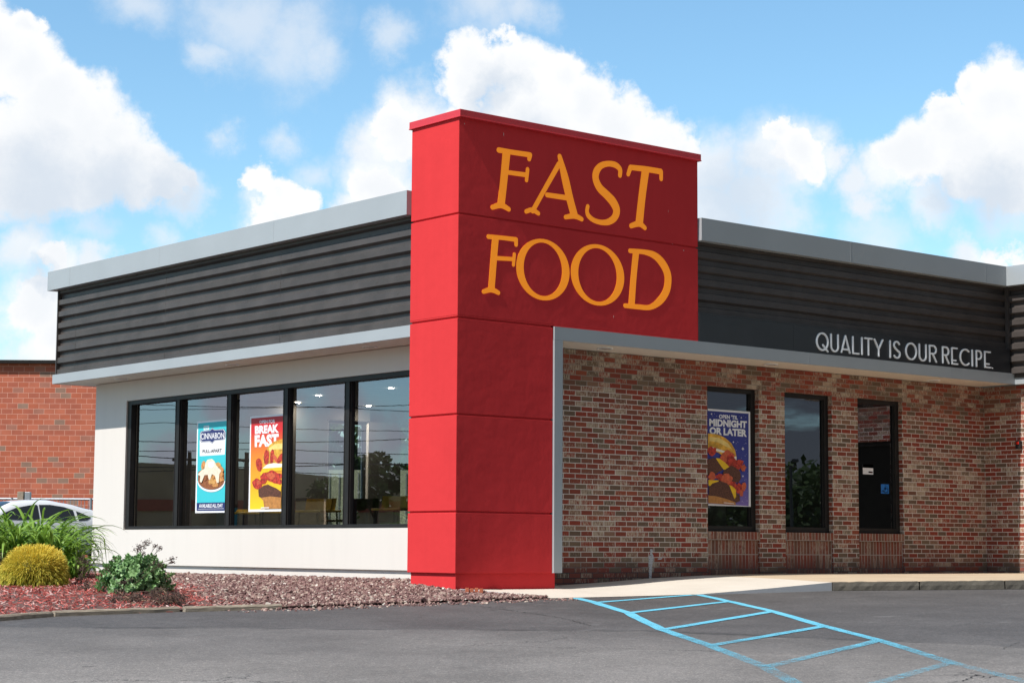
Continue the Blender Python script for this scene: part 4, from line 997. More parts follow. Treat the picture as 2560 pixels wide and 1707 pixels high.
# ------------------------------------------------------------------ inside the dining room
def stool(x, y, label, mat, w=.68, group='tall chairs behind the side window', seat=.85, back=1.03):
    r = thing('counter_chair', (x, y, -.02), label, 'chair', group)
    g = MB(); n = 14; vs = []; fs = []
    for i in range(n + 1):
        t = -1 + 2 * i / n; yy = y + t * w / 2; xx = x + .20 * (t * t) ** 1.6 * -1 + .20
        for z, o in ((seat, 0), (back, .03)): vs += [(xx + o, yy, z), (xx + o + .018, yy, z)]
    for i in range(n):
        a = 4 * i; b = a + 4; fs += [(a, a + 2, b + 2, b), (a + 1, b + 1, b + 3, a + 3), (a + 2, a + 3, b + 3, b + 2)]
    g.add(vs, fs); g.build('backrest', mat, r)
    g = MB(); g.box(x - .18, x + .2, y - w / 2, y + w / 2, seat - .03, seat); g.build('seat', mat, r, bevel=.01)
    for sx in (-.15, .17):
        for sy in (-w / 2 + .08, w / 2 - .08):
            l = MB(); l.tube([(x + sx, y + sy, seat - .03), (x + sx * 1.2, y + sy * 1.08, -.02)], .013, 6); l.build('leg', M['black'], r)
stool(2.2, 6.16, 'yellow tall chair seen through the fourth pane behind the glass', M['yellow'])
stool(2.0, 3.92, 'yellow tall chair seen at the right end of the side window beside the red tower', M['yellow'])
stool(3.2, 9.30, 'yellow tall chair low in the first pane at the far left of the window', M['yellow'], .75, seat=.88, back=1.06)
stool(2.4, 8.60, 'yellow tall chair seen as a thin strip left of the breakfast poster', M['yellow'], .4, seat=.85, back=.90)
stool(2.6, 5.58, 'dark wooden chair just right of the last thick mullion of the side window', M['wood'], .5, seat=.62)
def table(x, y, lab):
    r = thing('dining_table', (x, y, -.02), lab, 'table', 'dining tables inside')
    g = MB(); g.box(x - .35, x + .35, y - .4, y + .4, .70, .735); g.build('table_top', M['wood'], r, bevel=.006)
    g = MB(); g.tube([(x, y, -.02), (x, y, .70)], .035, 10); g.build('pedestal', M['black'], r)
    g = MB(); g.tube([(x, y, -.02), (x, y, .01)], .25, 16); g.build('foot', M['black'], r)
table(3.6, 7.2, 'dark dining table behind the middle panes of the side window')
table(3.4, 4.4, 'dark dining table deep behind the right end of the side window')
for (x, y, lab) in ((4.19, 9.75, 'round ceiling light seen at the top of the third pane'), (3.58, 8.22, 'round ceiling light high in the fourth pane nearest its top'),
                    (5.58, 9.6, 'round ceiling light lower in the fourth pane'), (3.59, 6.22, 'round ceiling light at the top of the fifth pane beside the tower')):
    g = MB(); disc(g, x, y, 2.770, .042, 20)
    cl_ = g.build('ceiling_light', [M['lamp']], origin=(x, y, 2.77)); al_ = bpy.data.lights.new('lamp_light', 'AREA'); al_.shape = 'DISK'; al_.size = .09; al_.energy = 16; al_.color = (1, .9, .75)
    ao_ = bpy.data.objects.new('lamp_light', al_); ao_.location = (0, 0, -.012); ao_.parent = cl_; COL.objects.link(ao_)
    tag(cl_, lab, 'ceiling light', 'ceiling lights in the dining room')
r_ = thing('waste_bin', (3.1, 11.0 - 1.6, -.02), 'blue panel bin standing low in the first pane', 'bin')
g = MB(); g.box(2.7, 2.95, 9.62, 9.9, -.02, .95); g.build('bin_body', flat_mat('bin_blue', (.02, .14, .25)), r_, bevel=.01)
g = MB(); g.box(2.69, 2.96, 9.61, 9.91, .95, 1.0); g.build('bin_lid', M['black'], r_)
r_ = thing('red_bench', (5.3, 2.2, -.02), 'red and white bench seen under the starry poster in the front window', 'bench')
g = MB(); g.box(5.0, 5.75, 1.9, 2.0, -.02, .95); g.build('backrest', flat_mat('bench_red', (.35, .01, .015)), r_, bevel=.01)
g = MB(); g.box(5.76, 6.6, 1.9, 2.0, -.02, .95); g.build('side_panel', flat_mat('bench_white', (.5, .49, .47)), r_, bevel=.01)

# ------------------------------------------------------------------ cars
def interp(T, s):
    if s <= T[0][0]: return T[0][1]
    for (a, b), (c, d) in zip(T, T[1:]):
        if s <= c:
            t = (s - a) / (c - a); t = t * t * (3 - 2 * t) * .5 + t * .5; return b + (d - b) * t
    return T[-1][1]
def car(name, label, x0, yn, paint, top, belt, glass_polys, wheels, length, wid=.92, shield=None, handle=()):
    """front of the car towards -x at x0, near flank at y = yn"""
    zg = -.10; r = thing(name, (x0 + length / 2, yn + wid, zg), label, 'car')
    wf = lambda s: wid * (1 - .22 * max(0, 1 - s / .7) ** 2 - .16 * max(0, 1 - (length - s) / .7) ** 2)
    def Y(s, z):
        w = wf(s); T = interp(top, s); bl = belt
        if z < .45: return w * (.93 + .07 * (z - .2) / .25)
        if z < bl: return w * (1 - .03 * ((z - .45) / (bl - .45)) ** 2)
        return w * (.97 - .25 * (z - bl) / .5)
    g = MB(); g.smooth = True; n = 44; vs = []; K = 15
    for i in range(n + 1):
        s = length * i / n; T = interp(top, s); zs = [.2, .3, .45, .6, .75] + [max(.76, min(belt, T - .03))]
        zt = T - .02; zs += [zs[-1] + (zt - zs[-1]) * k / 4 for k in range(1, 5)] if zt > zs[-1] + .01 else [zs[-1] + .001 * k for k in range(1, 5)]
        row = [(s, Y(s, z), z) for z in zs]; yt = row[-1][1]
        row += [(s, yt * .93, T + .005), (s, yt * .7, T + .022), (s, yt * .35, T + .032), (s, 0, T + .035)]
        row = row + [(a, -b, c) for a, b, c in row[-2::-1]]; m_ = len(row)
        vs += [(x0 + a, yn + wid - b, zg + c) for a, b, c in row]
    fs = [(i * m_ + j, i * m_ + j + 1, (i + 1) * m_ + j + 1, (i + 1) * m_ + j) for i in range(n) for j in range(m_ - 1)]
    fs = [f[::-1] for f in fs]; fs += [tuple(range(m_)), tuple(range(n * m_, (n + 1) * m_))[::-1]]
    g.add(vs, fs); g.build('body', paint, r, autouv=False)
    dg = M['carglass']
    for sgn in (1, -1):
        for P in glass_polys:
            g = MB(); tri = tessellate_polygon([[Vector((a, b, 0)) for a, b in P]])
            g.add([(x0 + a, yn + wid - sgn * (Y(a, b) + .012), zg + b) for a, b in P], [t if sgn > 0 else t[::-1] for t in tri]); g.build('side_window', dg, r, autouv=False)
    if shield:
        for (s0, s1) in shield:
            g = MB(); vs = []; 
            for i in range(9):
                s = s0 + (s1 - s0) * i / 8; T = interp(top, s)
                for k in range(-4, 5): vs.append((x0 + s, yn + wid - .62 * wf(s) * k / 4, zg + T + .048 - .02 * abs(k / 4) ** 2))
            g.add(vs, [(i * 9 + j, (i + 1) * 9 + j, (i + 1) * 9 + j + 1, i * 9 + j + 1) for i in range(8) for j in range(8)]); g.build('windscreen', dg, r, autouv=False)
    for s in wheels:
        for sgn in (1, -1):
            yy = yn + wid - sgn * wid * .985
            w = MB(); w.tube([(x0 + s, yy - sgn * .02, zg + .33), (x0 + s, yy + sgn * .2, zg + .33)], .33, 28); wo = w.build('wheel', M['tyre'], r, autouv=False)
            w = MB(); w.tube([(x0 + s, yy - sgn * .03, zg + .33), (x0 + s, yy, zg + .33)], .21, 20); w.build('rim', M['galv'], wo, autouv=False)
    for s, z in handle:
        h = MB(); h.box(x0 + s - .11, x0 + s + .11, yn - .03, yn + .02, zg + z - .02, zg + z + .015); h.build('door_handle', paint, r, bevel=.01)
    return r
M['carglass'] = plain('tinted_car_glass', (.012, .016, .02), .06, 0, .05, spec=.8)
M['tyre'] = plain('tyre_rubber', (.02, .02, .02), .8)
M['carwhite'] = plain('white_car_paint', (.78, .80, .83), .25, 0, .01, 1, coat=.6)
M['carblack'] = plain('black_car_paint', (.012, .013, .015), .2, 0, .01, 1, coat=.6)
car('parked_car', 'white saloon car parked behind the long green leaves', 3.95, 24.2, M['carwhite'],
    [(0, .62), (.25, .80), (1.15, .95), (2.05, 1.40), (2.5, 1.445), (2.95, 1.455), (3.42, 1.385), (3.95, 1.27), (4.6, 1.08), (4.95, 1.0), (5.05, .8)], .96,
    [[(1.50, 1.0), (1.72, 1.14), (2.05, 1.27), (2.45, 1.345), (2.62, 1.355), (2.62, .98)], [(2.66, 1.355), (2.95, 1.36), (3.30, 1.315), (3.52, 1.25), (3.56, .99), (2.66, .98)], [(3.60, 1.225), (3.80, 1.15), (3.97, 1.07), (3.85, 1.005), (3.63, .99)]],
    (.95, 4.27), 5.05, shield=[(1.22, 2.0), (3.75, 4.5)], handle=((3.55, .74), (2.4, .74)))
car('parked_car', 'black tall car at the left edge behind the white saloon', 4.35, 31.4, M['carblack'],
    [(0, .7), (.2, .95), (1.1, 1.08), (1.9, 1.66), (2.6, 1.75), (4.3, 1.74), (4.72, 1.70), (4.76, 1.1), (4.85, .8)], 1.05,
    [[(1.5, 1.12), (2.05, 1.60), (2.8, 1.64), (2.8, 1.08)], [(2.86, 1.64), (4.3, 1.60), (4.2, 1.1), (2.86, 1.08)]], (.95, 3.9), 4.85, shield=[(1.2, 1.85)])

# ------------------------------------------------------------------ far background
def bd_wall():
    s0, s1, D = -62, -11, 74
    a = Vector(vp(s0, D)); b = Vector(vp(s1, D)); r = thing('brick_store', vp(-25, D, -.1), 'large red block building behind the car park at far left', 'building')
    g = MB(); L = (b - a).length; z1 = 7.22
    c = a + FH * 14; d = b + FH * 14
    def q(p, qn, l): g.add([(p.x, p.y, -.2), (qn.x, qn.y, -.2), (qn.x, qn.y, z1), (p.x, p.y, z1)], [(0, 1, 2, 3)], [[(0, -.2), (l, -.2), (l, z1), (0, z1)]])
    q(a, b, L); q(b, d, 14); q(d, c, L); q(c, a, 14)
    g.build('block_wall', M['block'], r)
    g = MB(); g.obox(a - FH * .08, b - FH * .08, .3, .12, z1); g.build('roof_coping', M['frame'], r)
    g = MB(); g.add([(a.x, a.y, z1 - .02), (b.x, b.y, z1 - .02), (d.x, d.y, z1 - .02), (c.x, c.y, z1 - .02)], [(0, 1, 2, 3)]); g.build('roof', M['charcoal'], r)
bd_wall()
def rail():
    D = 60; r = thing('metal_fence', vp(-13, D, -.1), 'grey metal rail fence in front of the red block building', 'fence')
    a = Vector(vp(-30, D)); b = Vector(vp(-8, D))
    g = MB(); g.tube([(a.x, a.y, 1.72), (b.x, b.y, 1.72)], .035, 8); g.tube([(a.x, a.y, .2), (b.x, b.y, .2)], .03, 8); g.build('rail', M['galv'], r)
    n = 21
    bars = MB()
    for i in range(200):
        s = -30 + i * .11; p = vp(s, D); bars.tube([(p[0], p[1], .2), (p[0], p[1], 1.72)], .010, 5)
    tag(bars.build('bars', M['galv'], r), kind='stuff')
    for i in range(10):
        p = vp(-30 + i * 2.44 - .06, D - .02); g = MB(); g.tube([(p[0], p[1], -.12), (p[0], p[1], 1.75)], .04, 8); g.build('post', M['galv'], r)
rail()
def posts():
    wd = plain('weathered_post_wood', (.30, .24, .18), .9, 0, .25, 12)
    p = vp(-12.62, 50); r = thing('wooden_post', (p[0], p[1], -.1), 'squat weathered timber post between the white car and the block wall', 'post')
    g = MB(); a = Vector(vp(-12.70, 50)); b = Vector(vp(-12.54, 50)); g.obox(a, b, .16, 1.77, -.1); g.build('post_body', wd, r, bevel=.01)
    p = vp(-12.45, 50); r = thing('meter_box', (p[0], p[1], -.1), 'grey steel utility box beside the timber post', 'utility box')
    g = MB(); a = Vector(vp(-12.51, 50)); b = Vector(vp(-12.37, 50)); g.obox(a, b, .14, 1.76, -.1); g.build('cabinet', M['galv'], r, bevel=.01)
    g = MB(); a = Vector(vp(-12.37, 50)); b = Vector(vp(-12.33, 50)); g.obox(a, b, .1, .07, 1.4); g.build('meter', M['black'], r)
posts()
def leaf_mat(name, a, c, trans=0.35, rough=0.5, attr='tone', spec=.4):
    m = bpy.data.materials.new(name); m.use_nodes = True; t = m.node_tree; b = t.nodes['Principled BSDF']
    at = N(t, 'ShaderNodeAttribute', attribute_name=attr); col = ramp(t, at.outputs['Fac'], [(0, a), (1, c)])
    t.links.new(col, b.inputs['Base Color']); b.inputs['Roughness'].default_value = rough; b.inputs['Specular IOR Level'].default_value = spec
    tl = N(t, 'ShaderNodeBsdfTranslucent'); t.links.new(col, tl.inputs[0]); mx = N(t, 'ShaderNodeMixShader'); mx.inputs[0].default_value = trans
    t.links.new(b.outputs[0], mx.inputs[1]); t.links.new(tl.outputs[0], mx.inputs[2]); t.links.new(mx.outputs[0], t.nodes['Material Output'].inputs[0]); return m
bark = plain('bark', (.10, .075, .055), .95, 0, .3, 10)
crownm = leaf_mat('tree_leaves', (.025, .05, .015), (.07, .12, .03))
def tree(x, y, z0, h, w, label, seed, name='broadleaf_tree', leaves=1800, group='trees around the lot', size=.3):
    R = random.Random(seed); r = thing(name, (x, y, z0), label, 'tree', group)
    g = MB(); top = (x + R.uniform(-.2, .2), y, z0 + h * .55); g.tube([(x, y, z0 - .1), (x + .05, y, z0 + h * .3), top], [h * .035, h * .028, h * .015], 8)
    cl = []
    for i in range(9):
        a = R.uniform(0, 2 * pi); rr_ = w * .5 * R.uniform(.25, .8); e = (x + rr_ * cos(a), y + rr_ * sin(a), z0 + h * R.uniform(.45, .88)); cl.append((e, w * R.uniform(.16, .3)))
        g.tube([(x, y, z0 + h * R.uniform(.3, .5)), ((x + e[0]) / 2, (y + e[1]) / 2, e[2] - h * .08), e], [h * .014, h * .01, h * .004], 5)
    g.build('trunk', bark, r, autouv=False); cl.append(((x, y, z0 + h * .86), w * .22))
    c = MB(); tone = []
    for i in range(leaves):
        (p, q) = R.choice(cl); v = Vector((R.gauss(0, 1), R.gauss(0, 1), R.gauss(0, 1))).normalized() * q * R.uniform(.55, 1.15); v.z *= .8; k = Vector(p) + v
        a = Vector((R.gauss(0, 1), R.gauss(0, 1), R.gauss(0, 1))).normalized(); b = a.orthogonal().normalized(); s = size * R.uniform(.6, 1.2)
        c.add([k - a * s, k + b * s * .5, k + a * s, k - b * s * .5], [(0, 1, 2, 3)]); tone += [R.random()] * 4
    c.att = ('tone', tone); c.build('crown', crownm, r, autouv=False)
def px(u, v, D, side=None):
    """a spot D metres ahead, as seen or as mirrored in the side ('x') or front ('y') glass"""
    s = (u - 1280) / 4838.8 * D; x, y, _ = vp(s, D); z = CZ + (1361 + .006 * u - v) / 4838.8 * D
    if side == 'x': x = 1.38 - x
    if side == 'y': y = 1.60 - y
    return x, y, z
def beyond():
    # behind the restaurant, seen through its rear windows
    a = Vector(vp(-10, 85)); b = Vector(vp(6, 85)); r = thing('metal_shed', vp(-2, 85, -.1), 'pale green metal sided shed seen through the rear windows of the dining room', 'shed')
    g = MB(); g.obox(a, b, 8, 3.6, -.1); g.build('wall', plain('pale_green_siding', (.42, .45, .33), .7, 0, .15, 2), r)
    g = MB()
    for i in range(40):
        p = Vector(vp(-10 + i * .4, 80.98)); q = Vector(vp(-9.95 + i * .4, 80.98)); g.obox(p, q, .04, 3.5, -.1)
    g.build('seam', M['galv'], r)
    for i, (s, D, h, w) in enumerate(((-9.5, 92, 6.6, 6), (-5.5, 96, 7.0, 7), (-1, 94, 6.2, 6))):
        x, y, _ = vp(s, D); tree(x, y, -.1, h, w, ['dark tree above the green shed at its left end', 'tallest dark tree behind the middle of the green shed', 'dark tree behind the right end of the green shed'][i], 20 + i, leaves=900, size=.5)
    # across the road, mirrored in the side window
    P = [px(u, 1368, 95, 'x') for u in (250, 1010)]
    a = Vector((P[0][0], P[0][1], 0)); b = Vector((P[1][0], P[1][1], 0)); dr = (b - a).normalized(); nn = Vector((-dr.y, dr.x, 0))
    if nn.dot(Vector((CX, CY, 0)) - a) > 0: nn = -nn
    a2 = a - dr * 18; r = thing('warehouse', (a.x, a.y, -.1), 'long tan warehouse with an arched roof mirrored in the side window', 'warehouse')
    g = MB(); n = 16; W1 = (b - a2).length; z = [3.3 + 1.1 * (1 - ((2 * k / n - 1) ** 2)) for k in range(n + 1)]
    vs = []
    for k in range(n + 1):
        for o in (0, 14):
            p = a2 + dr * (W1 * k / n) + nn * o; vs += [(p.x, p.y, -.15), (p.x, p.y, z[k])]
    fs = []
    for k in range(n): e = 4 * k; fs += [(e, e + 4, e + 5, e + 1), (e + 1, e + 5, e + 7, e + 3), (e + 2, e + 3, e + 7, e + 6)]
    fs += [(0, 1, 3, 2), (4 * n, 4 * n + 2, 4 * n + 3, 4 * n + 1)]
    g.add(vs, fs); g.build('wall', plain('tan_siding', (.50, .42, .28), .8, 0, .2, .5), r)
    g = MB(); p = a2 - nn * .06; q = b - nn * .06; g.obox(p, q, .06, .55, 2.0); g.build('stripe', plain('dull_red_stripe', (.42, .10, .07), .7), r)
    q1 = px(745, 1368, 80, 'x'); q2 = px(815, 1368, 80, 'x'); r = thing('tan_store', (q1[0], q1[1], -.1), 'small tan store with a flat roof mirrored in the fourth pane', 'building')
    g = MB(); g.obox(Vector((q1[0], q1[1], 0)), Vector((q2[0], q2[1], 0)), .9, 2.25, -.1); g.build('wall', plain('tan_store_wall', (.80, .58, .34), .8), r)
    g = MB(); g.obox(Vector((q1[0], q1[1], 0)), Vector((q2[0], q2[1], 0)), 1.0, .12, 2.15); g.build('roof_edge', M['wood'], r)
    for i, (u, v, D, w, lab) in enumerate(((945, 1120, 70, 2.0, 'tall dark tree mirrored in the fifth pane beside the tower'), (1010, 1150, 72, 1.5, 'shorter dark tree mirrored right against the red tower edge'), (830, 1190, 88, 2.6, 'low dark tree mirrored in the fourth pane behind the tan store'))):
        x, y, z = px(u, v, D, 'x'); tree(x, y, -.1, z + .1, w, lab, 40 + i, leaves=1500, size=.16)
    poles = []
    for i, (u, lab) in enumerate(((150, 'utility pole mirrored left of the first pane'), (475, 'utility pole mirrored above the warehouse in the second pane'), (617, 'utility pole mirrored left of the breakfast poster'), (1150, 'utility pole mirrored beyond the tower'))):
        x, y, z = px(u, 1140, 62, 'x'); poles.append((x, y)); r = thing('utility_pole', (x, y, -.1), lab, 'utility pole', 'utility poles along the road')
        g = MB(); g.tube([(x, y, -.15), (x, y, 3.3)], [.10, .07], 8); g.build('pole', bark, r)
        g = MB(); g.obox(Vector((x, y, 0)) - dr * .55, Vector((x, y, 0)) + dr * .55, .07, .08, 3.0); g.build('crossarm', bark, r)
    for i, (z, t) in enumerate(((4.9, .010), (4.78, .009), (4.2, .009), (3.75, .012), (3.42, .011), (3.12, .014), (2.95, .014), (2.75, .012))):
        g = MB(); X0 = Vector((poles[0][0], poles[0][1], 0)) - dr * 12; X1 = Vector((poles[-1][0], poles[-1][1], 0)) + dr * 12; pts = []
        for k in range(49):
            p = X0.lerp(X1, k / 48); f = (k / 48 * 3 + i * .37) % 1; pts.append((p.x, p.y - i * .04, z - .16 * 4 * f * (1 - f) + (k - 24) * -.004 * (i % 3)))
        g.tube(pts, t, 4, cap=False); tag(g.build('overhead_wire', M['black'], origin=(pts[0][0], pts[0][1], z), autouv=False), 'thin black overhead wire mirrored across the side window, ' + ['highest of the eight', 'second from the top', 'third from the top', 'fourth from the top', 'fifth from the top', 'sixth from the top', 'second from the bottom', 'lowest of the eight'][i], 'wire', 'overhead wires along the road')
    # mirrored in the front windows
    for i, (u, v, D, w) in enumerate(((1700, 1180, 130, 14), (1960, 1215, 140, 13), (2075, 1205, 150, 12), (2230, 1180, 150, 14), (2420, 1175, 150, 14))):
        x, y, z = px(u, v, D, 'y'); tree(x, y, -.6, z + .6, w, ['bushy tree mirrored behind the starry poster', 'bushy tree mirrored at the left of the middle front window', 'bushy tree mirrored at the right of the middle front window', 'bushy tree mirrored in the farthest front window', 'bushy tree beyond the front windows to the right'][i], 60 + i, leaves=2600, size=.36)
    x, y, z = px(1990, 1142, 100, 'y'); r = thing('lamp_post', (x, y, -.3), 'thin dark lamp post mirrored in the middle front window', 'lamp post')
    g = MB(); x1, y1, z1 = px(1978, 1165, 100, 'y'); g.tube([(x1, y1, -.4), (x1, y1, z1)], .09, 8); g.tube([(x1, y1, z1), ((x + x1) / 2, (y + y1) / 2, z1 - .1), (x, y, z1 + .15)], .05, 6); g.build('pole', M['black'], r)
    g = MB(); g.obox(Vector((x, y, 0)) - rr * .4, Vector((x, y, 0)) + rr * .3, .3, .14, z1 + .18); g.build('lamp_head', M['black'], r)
beyond()

# ------------------------------------------------------------------ gravel and mulch
def tone_mat(name, stops, rough=.9, bs=.3, interp='LINEAR'):
    m, t, b = newmat(name); at = N(t, 'ShaderNodeAttribute', attribute_name='tone')
    col = mixc(t, .6, ramp(t, at.outputs['Fac'], stops, interp), ramp(t, nz(t, tex(t, 'Object'), 80, 4), [(.3, (.7, .7, .7)), (.7, (1.1, 1.1, 1.1))]), 'MULTIPLY')
    t.links.new(col, b.inputs['Base Color']); b.inputs['Roughness'].default_value = rough; bump(t, b, nz(t, tex(t, 'Object'), 150, 3), bs, .003); return m
def split_x(y): return -3.45 + (y + .6) * .33            # mulch left of this line, stones right of it
def edge_at(x):
    for (a, b), (c, e) in zip(EDGE, EDGE[1:]):
        if x <= c: return b + (e - b) * (x - a) / (c - a)
    return EDGE[-1][1]
WALKL = [(.03, -.02), (.30, -.45), (.66, -.93)]
def gravel():
    R = random.Random(11); g = MB(); tone = []
    n = 0
    while n < 21000:
        y = -1.0 + 10.8 * R.random() ** 1.35; x = R.uniform(-3.6, 1.0)
        if R.random() < .02: y = edge_at(x) - .45 * R.random() ** 2.5
        elif y < edge_at(x) - .02 * R.random(): continue
        if x > .655 and y > -.7 or x > .63 and y > 0: continue
        if x > .02 and -.03 < y < .95: continue
        if y < 0 and x > .0:
            lim = .03 + (-.02 - y) * .66
            if x > lim + R.gauss(0, .02): continue
        sx = split_x(y) + .35 * pnoise(Vector((x * 1.5, y * 1.5, 0))) + R.gauss(0, .10)
        if x < sx: continue
        n += 1; s = .008 + .013 * R.random() ** 2 + (.010 if R.random() < .04 else 0); a, b, c = s * R.uniform(.9, 1.7), s * R.uniform(.7, 1.2), s * R.uniform(.4, .8)
        th = R.uniform(0, pi); ct, st = cos(th), sin(th); tl = R.uniform(-.7, .7); z = (bed(x, y) + c * .35 + R.random() * .012) if y > edge_at(x) - .02 else lot(x, y) + c * .4
        vs = []
        for dx, dy, dz in ((-1, -.7, -.8), (.8, -1, -1), (1, .8, -.7), (-.7, 1, -1), (-.8, -.6, .8), (.7, -.8, 1), (.8, .6, .7), (-.6, .7, .9)):
            px_, py_, pz_ = dx * a * R.uniform(.7, 1.1), dy * b * R.uniform(.7, 1.1), dz * c * R.uniform(.7, 1.1)
            px_, pz_ = px_ * cos(tl) - pz_ * sin(tl), px_ * sin(tl) + pz_ * cos(tl); vs.append((x + px_ * ct - py_ * st, y + px_ * st + py_ * ct, z + pz_))
        g.add(vs, [(0, 3, 2, 1), (4, 5, 6, 7), (0, 1, 5, 4), (1, 2, 6, 5), (2, 3, 7, 6), (3, 0, 4, 7)]); tone += [R.random()] * 8
    g.att = ('tone', tone)
    o = g.build('gravel', tone_mat('purple_brown_stone', [(0, (.10, .05, .048)), (.3, (.19, .10, .09)), (.6, (.27, .155, .14)), (.82, (.36, .24, .20)), (.94, (.50, .40, .33)), (1, (.68, .62, .55))]), autouv=False); tag(o, kind='stuff')
gravel()
def mulch():
    R = random.Random(12); g = MB(); tone = []; n = 0
    while n < 15000:
        y = -3.0 + 10 * R.random() ** 1.2; x = R.uniform(-8.5, .2)
        e = edge_at(x); spill = R.random() < .03
        if y < e + (.02 if not spill else -.12): continue
        if spill and not (-6.6 < x < -4.1): continue
        sx = split_x(y) + .35 * pnoise(Vector((x * 1.5, y * 1.5, 0))) + R.gauss(0, .12)
        if y < .1 and R.random() < .5: sx += .25
        if x > sx: continue
        n += 1; L = R.uniform(.012, .038); w = R.uniform(.003, .008); h = .0025
        th = R.uniform(0, pi); tl = R.gauss(0, .35); d = Vector((cos(th) * cos(tl), sin(th) * cos(tl), sin(tl))); u = Vector((-sin(th), cos(th), R.gauss(0, .4))).normalized(); k = d.cross(u)
        zz = (lot(x, y) + .008) if y < e else bed(x, y) + .008 + R.random() * .02
        c = Vector((x, y, zz))
        g.add([c + d * (L * i) + u * (w * j) + k * (h * l) for l in (-1, 1) for i, j in ((-1, -.5), (1, -1), (.9, 1), (-1, .6))], [(0, 3, 2, 1), (4, 5, 6, 7), (0, 1, 5, 4), (1, 2, 6, 5), (2, 3, 7, 6), (3, 0, 4, 7)])
        tone += [R.random()] * 8
    g.att = ('tone', tone)
    o = g.build('mulch', tone_mat('red_dyed_mulch', [(0, (.18, .035, .03)), (.3, (.42, .075, .06)), (.6, (.56, .13, .11)), (.82, (.66, .28, .24)), (1, (.78, .58, .54))]), autouv=False); tag(o, kind='stuff')
mulch()
def timbers():
    m, t, b = newmat('weathered_timber'); v = tex(t, 'Object')
    t.links.new(ramp(t, nz(t, v, 1, 6, .6, mapping=(6, 45, 60)), [(.3, (.20, .16, .12)), (.7, (.42, .36, .28))]), b.inputs['Base Color']); b.inputs['Roughness'].default_value = .95
    bump(t, b, nz(t, v, 1, 5, .6, mapping=(6, 60, 80)), .8, .01)
    for a, c, lab in (((-8.2, -1.42), (-5.44, -.435), 'grey weathered timber edging at the left edge of the red mulch'), ((-5.38, -.40), (-4.02, -.475), 'grey weathered timber edging under the leafy green plant'), ((-3.98, -.535), (-2.92, -.715), 'grey weathered timber edging ending at the stones')):
        A = Vector((a[0], a[1], 0)); Cc = Vector((c[0], c[1], 0)); g = MB(); n = 24; d = (Cc - A).normalized(); nn = Vector((-d.y, d.x, 0)); vs = []
        prof = [(-.045, -.05), (-.047, .035), (-.035, .052), (.035, .054), (.047, .04), (.045, -.05)]
        for i in range(n + 1):
            p = A.lerp(Cc, i / n); z = lot(p.x, p.y)
            for j, (o, h) in enumerate(prof):
                q = .006 * pnoise(Vector((p.x * 5, p.y * 5, j * 3.3))); vs.append(tuple(p + nn * (o + q) + Vector((0, 0, z + h + q))))
        k = len(prof); fs = [(i * k + j, i * k + j + 1, (i + 1) * k + j + 1, (i + 1) * k + j) for i in range(n) for j in range(k - 1)] + [tuple(range(k))[::-1], tuple(range(n * k, (n + 1) * k))]
        g.add(vs, fs); tag(g.build('timber_edging', m, origin=(A.x, A.y, lot(A.x, A.y)), autouv=False), lab, 'timber edging', 'timber edging of the planting bed')
timbers()
def fragment():
    x, y = -.05, -.26; z = bed(x, y); r = MB(); bm_ = plain('orange_brick_fragment', (.42, .12, .06), .9, 0, .3, 40)
    for i in range(4): r.obox(Vector((x + .045 * i, y - .04 * i * .8, 0)), Vector((x + .045 * i + .034, y - .04 * i * .8 - .027, 0)), .06, .075 - .008 * (i % 2), z - .01)
    tag(r.build('brick_fragment', bm_, origin=(x, y, z), bevel=.004), 'broken ribbed orange brick piece lying in the stones near the red tower', 'brick piece')
fragment()

